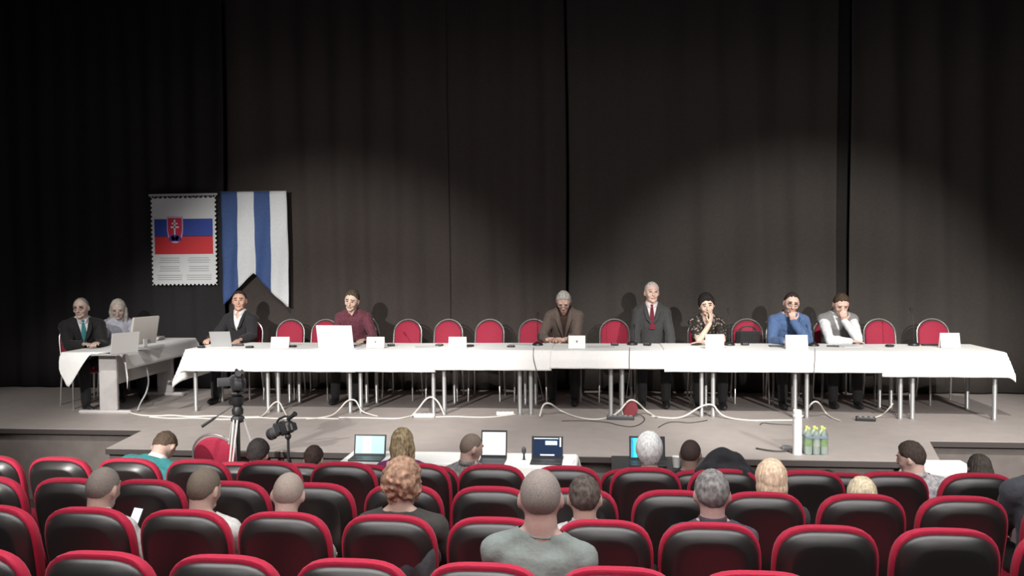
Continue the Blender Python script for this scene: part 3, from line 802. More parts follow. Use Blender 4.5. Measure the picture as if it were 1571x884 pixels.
# patterned blouse material
def pattern_mat():
    m = mat('patterned_blouse', (.02, .018, .016), .8); nt = m.node_tree; b = nt.nodes['Principled BSDF']
    tc = nt.nodes.new('ShaderNodeTexCoord'); v = nt.nodes.new('ShaderNodeTexVoronoi'); v.inputs['Scale'].default_value = 26; nt.links.new(tc.outputs['Object'], v.inputs['Vector'])
    r = nt.nodes.new('ShaderNodeValToRGB'); r.color_ramp.elements[0].color = (.26, .20, .16, 1); r.color_ramp.elements[0].position = .28; r.color_ramp.elements[1].color = (.018, .015, .014, 1); r.color_ramp.elements[1].position = .42
    nt.links.new(v.outputs['Distance'], r.inputs[0]); nt.links.new(r.outputs[0], b.inputs['Base Color']); return m
panelist('black-haired person in patterned dark blouse, one hand raised to the neck', 1082, 452, 10.38, who='woman in patterned blouse', seed=5,
         lean=20, hpitch=10, hroll=8, bulk=.95, fem=1, skin=(.66, .47, .38), armR=dict(e=(.13, .44, TABLE+.04), w=('h', (-.090, .035, -.125)), dh=(-.35, -.2, .9), nh=(.6, -.6, .2), curl=.35),
         armL=dict(e=(-.14, .44, TABLE+.05), w=(.08, .50, TABLE+.035), d=(1, .1, 0), n=(0, .1, -1), curl=.15),
         hair=dict(style='short', col=(.018, .014, .014), front=.55, th=.20, vol=.10, back=-.85, side=-.15), top_wear=dict(kind='blouse', col=(.05, .04, .035), mat=pattern_mat(), full=False, sleeve=.7))
panelist('person in blue sweater and glasses, chin on fist, pen in the other hand', 1217, 449, 10.38, who='man in blue sweater', seed=6, glasses=1,
         lean=24, hpitch=14, hroll=-6, bulk=1.06, skin=(.64, .42, .34), stub=1, armL=dict(e=(-.15, .44, TABLE+.04), w=('h', (.0, .10, -.165)), dh=(.25, .15, .9), nh=(0, -1, .1), curl=.75),
         armR=dict(w=(.13, .50, TABLE+.04), d=(-.3, .9, -.1), n=(-.4, 0, -.9), curl=.6),
         hair=dict(style='short', col=(.03, .022, .02), front=.78), top_wear=dict(kind='sweater', col=(.075, .135, .28), var=.1))
panelist('person in white shirt and grey vest, reading with a hand over the mouth', 1293, 453, 10.38, who='man in grey vest', seed=7,
         lean=24, hpitch=34, bulk=1.02, skin=(.66, .44, .36), armL=dict(e=(-.15, .44, TABLE+.04), w=('h', (-.01, .115, -.13)), dh=(.2, .1, .95), nh=(0, -1, .1), curl=.5),
         armR=dict(e=(.17, .42, TABLE+.045), w=(-.05, .50, TABLE+.035), d=(-1, .1, 0), n=(0, .1, -1), curl=.2),
         hair=dict(style='short', col=(.065, .042, .026), front=.70, vol=.06), top_wear=dict(kind='vest', col=(.20, .20, .20), shirt=(.72, .73, .75)))

# ------------------------------------------------------------------ side desk at the left
DX, DY, DRZ = -5.87, 10.05, R(1.5)
t = thing('office_desk', 'grey side desk with wide board leg and modesty panel at the far left', 'desk', (DX, DY, 0), DRZ)
b = MB(); b.box((0, 0, .7225), (.74, 1.80, .035), bev=.006); obj('desktop', b, M_desk, t)
for s in (-1, 1):
    b = MB(); b.box((.05, s*.68, .375), (.22, .055, .67), bev=.01); b.box((0, s*.68, .02), (.64, .07, .04), bev=.012); obj('leg', b, M_desk, t)
b = MB(); b.box((.12, 0, .52), (.02, 1.31, .36)); obj('modesty_panel', b, M_desk, t)
def dfn(u): return max(.02, (.06+.36*max(0, (u+.46))/.16) if u < -.30 else .42*(1-(u+.30)/.28), .13*(1-(.40-u)/.10))
cloth('white cloth on the side desk, its corner hanging as a point', -.375, .375, -.905, .905, .746, .42, left=.03, right=.20, back=.1, seed=9, loc=(DX, DY, 0), rz=DRZ, group=None, dropfn=dfn)
def desk_pt(px, py): return atZ(px, py, .75)

def laptop(label, loc, rz, w=.34, d=.235, tilt=105, lid=M_silver, screen=(.02, .02, .03), es=0, group=None, content=None, name='laptop'):
    t = thing(name, label, 'laptop', loc, rz, group)              # user sits at -y looking to +y; hinge at y=d/2
    b = MB(); b.box((0, 0, .009), (w, d, .014), bev=.004); base = obj('base', b, lid, t)
    b = MB(); b.box((0, .02, .0168), (w*.86, d*.45, .0012)); obj('keyboard', b, M_blk, base)
    a = R(tilt-90); Rm = rodr('X', -a); hgt = d*.98
    c = Vector((0, d/2, .014)); up = Rm @ Vector((0, 0, 1)); nn = Rm @ Vector((0, -1, 0))
    b = MB(); b.box(c+up*hgt/2, (w, .008, hgt), Rm, bev=.003); L = obj('lid', b, lid, t)
    b = MB(); b.box(c+up*hgt/2+nn*.0042, (w*.97, .001, hgt*.95), Rm); obj('bezel', b, M_blk, L)
    ms = mat('screen_%d_%d_%d' % tuple(int(v*100) for v in screen), tuple(v*.2 for v in screen), .3, emit=screen if es else None, es=es)
    b = MB(); b.box(c+up*hgt*.51+nn*.0052, (w*.90, .001, hgt*.84), Rm); sc = obj('screen', b, ms, L)
    if content:
        for (x, z, ww, hh, colr) in content:
            b = MB(); b.box(c+up*hgt*(.51+z*.42)+nn*.0062+Vector((x*w*.45, 0, 0)), (ww*w*.9, .001, hh*hgt*.84), Rm)
            obj('window_area', b, mat('ui_%d_%d' % (int(colr[0]*100), int(colr[2]*100)), colr, .4, emit=colr, es=es), sc)
    return t
p = desk_pt(172, 545); laptop('open grey laptop on the side desk, lid back to the hall, before the blonde woman', (p.x, p.y+.12, .752), R(-118), .33, .24, 100, mat('laptop_grey', (.45, .44, .44), .5))
# flat monitor
p = desk_pt(205, 538)
t = thing('monitor', 'thin white-edged monitor seen from behind on the side desk', 'monitor', (p.x+.02, p.y+.18, .752), R(-108))
b = MB(); b.lathe([(.10, 0), (.10, .008), (.03, .014)], seg=20); obj('stand_base', b, M_grey, t)
b = MB(); b.box((0, .03, .06), (.05, .02, .12)); obj('stand_neck', b, M_grey, t)
Rm = rodr('X', R(-12)); b = MB(); b.box((0, .02, .22), (.38, .03, .33), Rm, bev=.006); sh_ = obj('housing', b, mat('monitor_back', (.42, .40, .38), .5), t)
b = MB(); b.box(Vector((0, .02, .22))+Rm @ Vector((0, -.0155, 0)), (.34, .002, .30), Rm); obj('screen', b, M_blk, t)
p = desk_pt(245, 519); t = thing('paper_stack', 'low stack of papers at the far end of the side desk', 'papers', (p.x, 10.62, .752), R(4))
b = MB()
for i in range(5): b.box((.004*i, -.003*i, .004+.008*i), (.30, .22, .0075), rodr('Z', .03*i))
obj('sheets', b, mat('paper_grey', (.5, .48, .46), .8), t)

def seated(label, px, py, Y, floor, rz, seatz=.45, who='person', chair=True, **k):
    P = dict(label=label, top=atY(px, py, Y), floor=floor, rz=rz, seat=seatz); P.update(k)
    t, J = build_person(P)
    if chair: place_chair(k.get('chlab', 'red round-backed chair that the %s sits on' % who), t.location.x, t.location.y, floor, rz, None)
    return t, J
seated('balding person in black suit and teal tie typing at the side desk', 123, 456, 9.80, 0, R(-128), .47, who='balding man in the teal tie', seed=8, glasses=1,
       lean=10, hpitch=8, hyaw=-28, twist=-14, bulk=1.12, skin=(.50, .36, .31), armL=dict(w=(-.02, .43, .80), curl=.4), armR=dict(w=(.14, .40, .80), curl=.4), voxel=.0062,
       hair=dict(style='buzz', col=(.22, .21, .20), front=.85, crown=None), top_wear=dict(kind='jacket', col=(.006, .006, .007), shirt=(.6, .6, .62), tie=(.03, .17, .19), vd=.26, vw=.06))
seated('light-haired person in pale top looking down behind the laptops on the side desk', 180, 460, 10.40, 0, R(-132), .47, who='long-haired woman at the side desk', seed=9,
       lean=18, hpitch=26, hyaw=-14, twist=-10, bulk=.92, fem=1, skin=(.46, .36, .32), armL=dict(w=(-.10, .42, .80)), armR=dict(w=(.14, .40, .80)), voxel=.0062,
       hair=dict(style='long', col=(.40, .37, .33), front=.74, len=.26), top_wear=dict(kind='shirt', col=(.42, .43, .50)))

# ------------------------------------------------------------------ things on the long table
ZT = TT+.0095
def on(px, py, dz=0): return atZ(px, py, ZT)
def card(label, xl, xr, ybot, ytop, crest=False, Y=9.66):
    a, c = atY(xl, ybot, Y), atY(xr, ybot, Y); z1 = atY((xl+xr)/2, ytop, Y).z; w_ = c.x-a.x; h_ = max(.12, z1-ZT)
    t = thing('name_card', label, 'name card', ((a.x+c.x)/2, Y, ZT), 0, None)
    b = MB(); sl = rodr('X', R(-14))
    b.box((0, -.0+h_*.12, h_*.49), (w_, .002, h_), sl); o = obj('front_panel', b, M_paper, t)
    b = MB(); b.box((0, h_*.36, h_*.49), (w_, .002, h_), rodr('X', R(14))); obj('back_panel', b, M_paper, t)
    if crest:
        b = MB(); b.prism([(-.010, .014), (.010, .014), (.010, -.002), (0, -.014), (-.010, -.002)], -.001, .001, f=lambda p: tuple(Vector((0, h_*.12-.0028, h_*.52)) + sl @ Vector(p)))
        obj('crest', b, mat('crest_grey', (.30, .18, .20), .7), o)
card('blank-looking white name card right of the man in black jacket', 415, 443, 537, 517)
card('white name card with tiny crest right of the man in dark red shirt', 562, 589, 540, 517, True)
card('white name card before the empty chairs, second right of the dark red shirt', 688, 715, 540, 517)
card('white name card with tiny crest before the man in brown blazer', 872, 898, 540, 515, True)
card('white name card before the woman in patterned blouse', 1083, 1111, 536, 513)
card('wide white name card before the man in blue sweater', 1206, 1240, 536, 514)
card('white name card at the right end of the long row', 1444, 1474, 527, 511, Y=9.85)
p = on(524, 537); laptop('large white laptop, lid back to the hall, before the man in dark red', (atY(524, 520, 9.85).x, 9.78+.02, ZT), PI+R(-4), .44, .27, 104, mat('lid_white', (.82, .82, .82), .4), name='laptop')
p = on(342, 530); laptop('small grey laptop with its lid back to the hall, before the man in black jacket', (atY(341, 520, 9.8).x, 9.85, ZT), PI+R(6), .25, .19, 110, mat('lid_grey', (.36, .36, .37), .4))

def mic(label, px, py, hgt=.34, lean_=.0, rz=0, cable=True):
    p = on(px, py); p.y = min(max(p.y, 9.60), 10.2); p.x = atY(px, py, p.y).x
    t = thing('microphone', label, 'microphone', (p.x, p.y, ZT), rz, None)
    b = MB(); b.lathe([(.062, 0), (.065, .006), (.058, .022), (.03, .034), (.016, .045)], seg=24); obj('base', b, M_blk, t)
    b = MB(); pts = [(0, 0, .04), (0, .005, hgt*.5), (0, .03, hgt*.85), (0, .07, hgt)]; b.tube(pts, .005, 8); g = obj('gooseneck', b, M_blk, t)
    b = MB(); b.tube([(0, .066, hgt-.004), (0, .085, hgt+.018), (0, .105, hgt+.04), (0, .112, hgt+.047)], [.008, .014, .014, .007], 10); obj('microphone_head', b, M_blk, t)
    return t
mic('black gooseneck microphone left of the man in brown blazer', 825, 530)
mic('black gooseneck microphone left of the man with red tie', 970, 529, .38)
mic('black gooseneck microphone right of the woman in patterned blouse', 1119, 530, .38)
mic('black gooseneck microphone between the blue sweater and the grey vest', 1248, 531, .34)
mic('black gooseneck microphone at the right end before the last two chairs', 1402, 530, .38)
mic('silver-tipped gooseneck microphone right of the man in dark red shirt', 583, 531, .30, rz=R(70))

def unit(label, px, py, w_=.09, d_=.06, kind='voting_unit', rz=0):
    p = on(px, py); p.y = min(max(p.y, 9.58), 10.22); p.x = atY(px, py, p.y).x
    t = thing(kind, label, kind.replace('_', ' '), (p.x, p.y, ZT), rz, 'small dark voting units on the long table' if kind == 'voting_unit' else None)
    b = MB(); b.box((0, 0, .012), (w_, d_, .024), bev=.008); o = obj('housing', b, M_blk, t)
    b = MB(); b.box((0, .006, .0255), (w_*.5, d_*.35, .003)); obj('display', b, M_dgrey, t)
    b = MB()
    for k in (-1, 0, 1): b.ell((k*w_*.25, -d_*.25, .025), (.006, .006, .004), None, 8, 5)
    obj('keypad', b, M_grey, t)
    return t
for px, py, lab in ((309, 534, 'small dark voting unit left of the small grey laptop'), (368, 531, 'small dark voting unit right of the small grey laptop'), (383, 534, 'small dark voting unit left of the first name card'),
                    (449, 533, 'small dark voting unit right of the first name card'), (600, 531, 'small dark voting unit right of the silver-tipped microphone'),
                    (674, 531, 'small dark voting unit left of the third name card'), (721, 532, 'small dark voting unit right of the third name card'), (784, 533, 'small dark voting unit between third name card and the brown blazer'),
                    (943, 530, 'small dark voting unit before the chair left of the red tie'), (993, 530, 'small dark voting unit before the man with red tie'), (1067, 530, 'small dark voting unit before the woman in patterned blouse'),
                    (1143, 530, 'small dark voting unit before the chair with the black bag'), (1365, 532, 'small dark voting unit before the chair right of the grey vest')):
    unit(lab, px, py, rz=R(random.Random(px).uniform(-20, 20)))
def slab(name, label, px, py, dims, m, rz=0, cat=None, z=None, Y=None, parts=None):
    p = on(px, py) if Y is None else atY(px, py, Y); zz = ZT if z is None else z
    if Y is None: p.y = min(max(p.y, 9.58), 10.22); p.x = atY(px, py, p.y).x
    b = MB(); b.box((0, 0, dims[2]/2), dims, bev=min(.006, dims[2]*.3)); o = obj(name, b, m); o.location = (p.x, p.y, zz); o.rotation_euler = (0, 0, rz)
    return tag(o, label, cat or name)
slab('folder', 'dark folder before the man in blue sweater', 1192, 532, (.17, .11, .012), M_dgrey, R(3))
slab('document', 'papers held by the man in grey vest', 1300, 531, (.21, .28, .006), mat('paper_light', (.62, .62, .64), .7), R(12), 'papers')
slab('notebook', 'dark notebook before the man in grey vest', 1278, 532, (.13, .09, .014), M_blk, R(-12))
slab('notebook', 'long dark notebook before the chair at the right end', 1427, 530, (.19, .07, .012), M_blk, R(4))
slab('document', 'pale paper before the bowed man in brown blazer', 800, 529, (.30, .21, .003), mat('paper_light', (.62, .62, .64), .7), R(-20), 'papers')
slab('document', 'pale papers right of the bowed man in brown blazer', 922, 532, (.30, .18, .003), mat('paper_light', (.62, .62, .64), .7), R(8), 'papers')
slab('document', 'pale sheet before the third empty chair', 655, 532, (.28, .2, .003), mat('paper_light', (.62, .62, .64), .7), R(15), 'papers')
# pen
pp = [o for o in bpy.data.objects if o.get('label', '').startswith('person in blue sweater')][0]
b = MB(); b.tube([(0, 0, 0), (0, .004, .004), (0, .09, .10), (0, .10, .112)], [.001, .0045, .0045, .003], 8); o = obj('pen', b, M_blk); q = on(1196, 530); o.location = (atY(1199, 520, 10.15).x, 10.12, ZT+.012); o.rotation_euler = (0, 0, R(-30)); tag(o, 'dark pen in the hand of the man in blue sweater', 'pen')
# black bag on the empty chair
t = thing('shoulder_bag', 'black bag propped on the seat of the chair left of the blue sweater', 'bag', (atY(1147, 500, YC).x, YC-.02, .50), PI)
b = MB(); b.box((0, 0, .185), (.30, .15, .37), bev=.05); obj('bag_body', remesh(b, .012, 6), fabric('bag_black', (.015, .015, .016)), t, 180)
b = MB(); b.tube([(.10*math.cos(a)*1.0, -.02, .36+.07*math.sin(a)) for a in [PI*k/10 for k in range(11)]], .009, 8); obj('handle', b, M_blk, t)

# ------------------------------------------------------------------ cables and boxes on the stage
def cable(label, pts, m, rad=.009, name='cable'):
    P = [Vector((0, 0, 0))]; P = []
    for q in pts:
        px, py = q[0], q[1]
        if len(q) > 2: v = atY(px, py, q[2])
        else: v = atZ(px, py, rad)
        P.append(v)
    cu = bpy.data.curves.new('c', 'CURVE'); cu.dimensions = '3D'; sp = cu.splines.new('NURBS'); sp.points.add(len(P)-1)
    for i, v in enumerate(P): sp.points[i].co = (*v, 1)
    sp.use_endpoint_u = True; sp.order_u = 3; cu.resolution_u = 6; cu.bevel_depth = rad; cu.bevel_resolution = 2
    o = bpy.data.objects.new('tmpc', cu); COL.objects.link(o); dg = bpy.context.evaluated_depsgraph_get(); dg.update()
    me = bpy.data.meshes.new_from_object(o.evaluated_get(dg)); bpy.data.objects.remove(o)
    c = co(me); c[:, 2] = np.maximum(c[:, 2], .0012) if c[:, 2].min() > -.1 else c[:, 2]; me.vertices.foreach_set('co', c.ravel())
    me.materials.clear(); ob = obj(name, me, m, None, 180); return tag(ob, label, 'cable')
M_wc = mat('white_cable', (.66, .63, .58), .5); M_bc = mat('dark_cable', (.05, .045, .045), .5)
LY = 9.52
cable('pale cable along the stage floor from the side desk to the first table', [(196, 632), (208, 637), (240, 639), (262, 637), (290, 640), (330, 638), (360, 641), (398, 640)], M_wc, .011)
cable('second pale cable winding beside the first near the camera tripod', [(230, 640), (258, 643), (300, 641), (345, 645), (392, 640), (425, 643), (470, 641), (520, 643)], M_wc, .009)
cable('pale cable looping up the table legs above the small video camera', [(398, 641), (406, 637), (416, 622, LY), (424, 616, LY), (430, 618, LY), (436, 632), (442, 641)], M_wc)
cable('pale cable rising to the leg pair below the white laptop', [(470, 643), (505, 641), (520, 630, LY-.1), (532, 614, LY), (545, 613, LY), (550, 622, LY), (556, 634), (580, 639)], M_wc)
cable('pale cable on the floor between the second and third leg pairs', [(520, 641), (545, 641), (580, 642), (610, 643), (625, 640), (636, 637)], M_wc)
cable('pale cable arching onto the leg pair left of the third name card', [(630, 640), (642, 628, LY), (652, 613, LY), (662, 608, LY), (672, 616, LY), (678, 628, LY), (682, 638)], M_wc, .010)
cable('pale cable lying before the empty chairs between the table legs', [(668, 640), (700, 639), (730, 641), (765, 640), (790, 636)], M_wc)
cable('pale cable sagging along the stage below the bowed man in brown', [(828, 640), (831, 624, LY), (838, 618, LY), (846, 620, LY), (860, 631), (885, 641), (915, 645), (938, 640), (952, 630, LY-.05), (962, 616, LY), (970, 613, LY), (979, 618, LY), (992, 632), (1008, 641)], M_wc, .010)
cable('pale cable from below the red tie to below the patterned blouse', [(1000, 639), (1028, 643), (1050, 640), (1072, 625, LY), (1086, 620, LY), (1096, 622, LY), (1100, 630, LY), (1112, 641), (1150, 646), (1190, 645), (1222, 645)], M_wc, .010)
cable('pale cable arching by the leg pair right of the white tube', [(1224, 645), (1236, 636), (1242, 622, LY), (1250, 615, LY), (1258, 619, LY), (1266, 634), (1278, 643), (1290, 646)], M_wc, .009)
cable('pale cable from dark box up to the leg pair at the right', [(1338, 642), (1350, 639), (1362, 630, LY), (1370, 619, LY)], M_wc, .007)
cable('thin dark cable curling on the stage before the bowed man', [(862, 646), (890, 645), (935, 648), (945, 652), (970, 656), (985, 650), (992, 640), (975, 634, LY)], M_bc, .005)
cable('thin dark cable trailing on the stage below the red tie', [(1010, 656), (1022, 648), (1040, 647), (1060, 650), (1085, 645)], M_bc, .005)
cable('thin dark cable with plug left of the white tube', [(1166, 652), (1168, 648), (1185, 651), (1215, 652)], M_bc, .005)
cable('dark cable end lying near the stage edge left of the white tube', [(1160, 688), (1175, 691), (1195, 693), (1210, 692)], M_bc, .008)
cable('grey cable hanging from the side desk to the floor', [(219, 541, 9.75), (224, 560, 9.7), (229, 585, 9.65), (224, 605, 9.6), (214, 620, 9.55), (211, 631)], M_grey, .010)
cable('dark cable down the cloth from the microphone left of the bowed man', [(819, 533, 9.49), (817, 545, 9.45), (822, 565, 9.44), (829, 590, 9.46), (834, 615, 9.48)], M_bc, .004)
cable('dark cable down the cloth from the microphone left of the red tie', [(966, 533, 9.49), (965, 550, 9.45), (966, 575, 9.44), (962, 600, 9.48), (960, 618, 9.49)], M_bc, .004)
cable('dark cable down the cloth from the microphone beside the blue sweater', [(1250, 534, 9.49), (1251, 545, 9.45), (1249, 570, 9.44), (1247, 600, 9.48), (1249, 612, 9.49)], M_bc, .003)
def box_on_floor(name, label, cat, px, py, dims, m, rz=0, sock=False):
    p = atZ(px, py, 0); t = thing(name, label, cat, p, rz)
    b = MB(); b.box((0, 0, dims[2]/2), dims, bev=.008); obj('housing', b, m, t)
    if sock:
        n = int(dims[0]/.055)
        for k in range(n):
            b = MB(); b.lathe([(.019, 0), (.019, .004)], ((k-(n-1)/2)*.055, 0, dims[2]), 12); obj('socket', b, M_grey, t)
    return t
box_on_floor('power_strip', 'white power strip on the stage below the third name card', 'power strip', 651, 640, (.24, .06, .04), M_white, R(4), True)
box_on_floor('power_strip', 'white power strip on the stage under the fourth empty chair', 'power strip', 775, 637, (.20, .06, .04), M_white, R(6), True)
box_on_floor('power_strip', 'dark power strip on the stage below the chair left of the red tie', 'power strip', 952, 644, (.30, .07, .045), M_dgrey, R(-4), True)
box_on_floor('power_strip', 'dark power strip on the stage near the right end of the tables', 'power strip', 1328, 646, (.20, .07, .045), M_blk, R(-12), True)
box_on_floor('power_adapter', 'grey adapter on the stage just left of the white tube', 'adapter', 1208, 690, (.09, .07, .035), M_grey)
p = atY(967, 627, LY); t = thing('cable_reel', 'small dark red cable reel on the floor by the legs below the red tie', 'cable reel', (p.x, LY+.05, 0), 0)
b = MB(); Rm = rodr('X', PI/2)
b.lathe([(.05, -.03), (.05, .03)], (0, 0, .085), 20, Rm=Rm); obj('drum', b, M_blk, t)
for s in (-1, 1): b = MB(); b.lathe([(.085, -.004), (.085, .004)], (0, s*.034, .085), 24, Rm=Rm); obj('flange', b, mat('reel_red', (.20, .03, .04), .5), t)
# white paper tube
p = atZ(1225, 699, 0); t = thing('paper_tube', 'tall white paper tube standing at the stage edge', 'paper tube', (p.x, p.y+.05, 0))
b = MB(); V = []; prof = [(.040, 0), (.040, .36), (.038, .395), (.034, .40), (.030, .385), (.030, .30)]; b.lathe(prof, seg=24); obj('rolled_paper', b, mat('tube_white', (.82, .82, .80), .6), t)
b = MB(); b.lathe([(.041, .33), (.043, .335), (.043, .355), (.041, .36)], seg=24); obj('tape_band', b, M_white, t)
# bottle pack
p = atZ(1254, 699, 0); t = thing('bottle_pack', 'shrink-wrapped pack of green-labelled bottles right of the white tube', 'bottle pack', (p.x, p.y+.08, 0), R(2))
mb_ = mat('bottle_plastic', (.72, .82, .78), .2, trans=.15); ml = mat('bottle_label', (.42, .60, .30), .5, 0, 0, 30, 0); mc = mat('bottle_cap', (.62, .72, .18), .5); mw = mat('label_white', (.75, .8, .75), .5)
for iy in range(2):
    for ix in range(3):
        c = ((ix-1)*.068, (iy-.5)*.068, 0)
        b = MB(); b.lathe([(.028, 0), (.032, .01), (.032, .15), (.030, .17), (.018, .205), (.012, .215), (.012, .225)], c, 18); bo = obj('bottle', b, mb_, t)
        b = MB(); b.lathe([(.0328, .075), (.0328, .145)], c, 18); obj('bottle_label', b, mw if (ix+iy) % 2 else ml, bo)
        b = MB(); b.lathe([(.0145, .218), (.0145, .240), (.012, .243)], c, 14); obj('cap', b, mc, bo)
def pack_o(ins):
    P = []
    for cx_, cy_, a0 in ((.068, .034, 0), (-.068, .034, PI/2), (-.068, -.034, PI), (.068, -.034, 3*PI/2)):
        for k in range(6): a = a0+PI/2*k/5; P.append((cx_+(.035-ins)*math.cos(a), cy_+(.035-ins)*math.sin(a)))
    return P
b = MB(); V = []; F = []; n = 24
for z, ins in ((.004, 0), (.16, 0), (.20, .006), (.235, .014)): V += [(x, y, z) for x, y in pack_o(ins)]
for i in range(3):
    for j in range(n): F.append((i*n+j, i*n+(j+1) % n, (i+1)*n+(j+1) % n, (i+1)*n+j))
b.add(V, F)
mwrap = mat('shrink_wrap', (.9, .95, .92), .12, trans=1, bump=.6, scale=40); mwrap.node_tree.nodes['Principled BSDF'].inputs['IOR'].default_value = 1.05
obj('shrink_wrap', b, mwrap, t, 60)
b = MB()
V = []; F = []
for z in (.150, .166): V += [(x*1.01, y*1.01, z) for x, y in pack_o(-.001)]
for j in range(n): F.append((j, (j+1) % n, n+(j+1) % n, n+j))
b.add(V, F); obj('blue_band', b, mat('band_blue', (.16, .22, .32), .5), t, 60)

# ------------------------------------------------------------------ theatre seats
def make_seat(label, h):
    """origin on the floor under the top of the back shell; +y towards the stage; h = height of the shell top"""
    t = thing('theatre_seat', label, 'seat')
    ztop = h; A_ = .226
    def outl(ins, grow=0, zb=.36, tp=0):
        P = []; a = A_-ins+grow; bb = .215-ins+grow+tp
        for k in range(0, 25):
            q = PI*k/24; c, s_ = math.cos(q), math.sin(q); e = 3.3
            r = (abs(c)**e+abs(s_)**e)**(-1/e); P.append((a*c*r, ztop-.215+bb*s_*r))
        P += [(-a*.97, ztop-.40), (-a*.90, zb+ins+.05), (-a*.84, zb+ins), (a*.84, zb+ins), (a*.90, zb+ins+.05), (a*.97, ztop-.40)]
        return P
    rec = lambda p: (p[0], p[1]+(ztop-p[2])*.20+.03*(1-min(1, (p[0]/A_)**2))*-.35, p[2])
    b = MB(); b.pad(lambda i: outl(i), [(.100, -.006), (.062, -.008), (.050, -.005), (.014, .026), (.005, .036), (.0, .048), (.0, .052)], f=rec); obj('back_shell', b, M_shell, t, 60)
    b = MB(); b.pad(lambda i: outl(i, .012, .40, .006), [(.010, .050), (.0, .056), (-.002, .074), (.0, .100), (.012, .120), (.04, .134), (.10, .140)], f=rec); obj('backrest', b, M_seatred, t, 60)
    def so(ins):
        P = []
        for k in range(28):
            a = 2*PI*k/28; c, s_ = math.cos(a), math.sin(a); q = (abs(c)**4+abs(s_)**4)**-.25; P.append(((.225-ins)*c*q, (.225-ins)*s_*q))
        return P
    b = MB(); b.pad(so, [(.02, .33), (0, .345), (0, .40), (.012, .425), (.05, .44)], f=lambda p: (p[0], p[2]+.50, p[1])); obj('seat_cushion', b, M_seatred, t, 60)
    b = MB(); b.box((.26, .40, .60), (.050, .36, .035), bev=.012); ar = obj('armrest', b, M_blk, t)
    b = MB(); b.box((.26, .36, .30), (.030, .16, .60), bev=.006); b.box((.26, .36, .012), (.07, .34, .024)); obj('side_support', b, M_blk, t)
    return t
rows = ['front-of-camera row', 'second row from the camera', 'third row from the camera', 'fourth row from the camera', 'row nearest the stage']
SX = [[-35, 158.5, 348.5, 543, 742.5, 946.5, 1160.5, 1390], [-8, 140, 287.6, 438, 598, 760, 925, 1088, 1265, 1448, 1640],
      [-15, 112, 230, 358, 486, 620, 754, 885, 1033, 1168, 1320, 1474, 1640], [-10, 95, 200, 306, 414.6, 528, 640, 755, 869, 990, 1110, 1238, 1365, 1498], None]
protos = {}
for r in range(5):
    Yr, Tr, Fr = ROWY[r], ROWT[r], ROWF[r]; h = Tr-Fr
    if SX[r]: xs = [atY(px, 442+(1.2*1300/Yr), Yr).x for px in SX[r]]
    else: xs = [-1.14-.225+.52*(i-7) for i in range(14)]
    for i, x in enumerate(xs):
        if r == 4 and i < 4: continue
        lab = 'red and black theatre seat, %s from the left in the %s' % (ordn[i-4 if r == 4 else i], rows[r])
        if r == 0 and i == 7: continue
        key = round(h, 3)
        if key not in protos: s_ = make_seat(lab, h); protos[key] = s_; s_.location = (x, Yr-.11, Fr); s_['group'] = 'theatre seats in the ' + rows[r]
        else: dup(protos[key], (x, Yr-.11, Fr), 0, lab, 'theatre seats in the ' + rows[r])

# ------------------------------------------------------------------ the audience (seen from behind)
def aud(label, row, px, py, dY=.28, **k):
    k.setdefault('armR', dict(w=(.12, .36, .60))); k.setdefault('armL', dict(w=(-.12, .36, .60)))
    P = dict(lean=-2, hpitch=6, voxel=.0085, spread=.0); P.update(k)
    return seated(label, px, py, ROWY[row]+dY, ROWF[row], P.pop('rz', 0), P.pop('seatz', .42), chair=False, **P)
G1 = (.20, .175, .155)
aud('person with cropped hair and pale shirt holding up a glowing phone, near left', 1, 163, 714, hair=dict(style='buzz', col=(.22, .19, .17), th=.03), skin=(.55, .38, .32), hyaw=-6, hroll=3, lean=4, hpitch=10,
    armR=dict(w=(.22, .30, .66), d=(.1, .3, .95), n=(-.8, -.5, 0), curl=.5), top_wear=dict(kind='shirt', col=(.55, .53, .52)), seed=11)
aud('person with brown cropped hair in white shirt, second viewer from the left', 1, 316, 715, hair=dict(style='buzz', col=(.17, .14, .11), th=.05), skin=(.58, .41, .35), hyaw=-8, hpitch=10,
    top_wear=dict(kind='t_shirt', col=(.62, .62, .60)), seed=12)
aud('person with pale shaved head and white t-shirt, third viewer from the left', 1, 446, 722, hair=dict(style='buzz', col=(.36, .30, .26), th=.02), skin=(.60, .43, .38), hyaw=10, hroll=4, hpitch=14,
    top_wear=dict(kind='t_shirt', col=(.66, .66, .66)), seed=13)
aud('person with curly reddish-blond hair and dark grey cardigan', 1, 617, 703, hair=dict(style='curly', col=(.42, .26, .18), var=.5, seed=3, back=-1.1), skin=(.60, .42, .35), fem=1, bulk=1.05, hpitch=6,
    top_wear=dict(kind='sweater', col=(.05, .048, .045)), seed=14)
aud('broad person in grey-green t-shirt with cropped grey hair, nearest the camera', 0, 829, 716, dY=.27, hair=dict(style='buzz', col=(.29, .25, .23), th=.02), skin=(.58, .40, .35), bulk=1.06, seatz=.45, side=4,
    top_wear=dict(kind='t_shirt', col=(.235, .275, .26), var=.06), seed=15, neckw=1.12, voxel=.008, hpitch=2, hyaw=4)
aud('person with short dark hair and white collar beside the grey-green t-shirt', 1, 897, 727, hair=dict(style='short', col=(.11, .09, .08), th=.06, var=.5), skin=(.60, .42, .37), top_wear=dict(kind='shirt', col=(.60, .60, .60)), seed=16)
aud('person with salt-and-pepper hair and thin dark collar, right of centre', 1, 1092, 719, hair=dict(style='short', col=(.24, .23, .23), th=.09, var=.5), skin=(.60, .40, .36), hyaw=-3, top_wear=dict(kind='shirt', col=(.08, .06, .09)), seed=17)
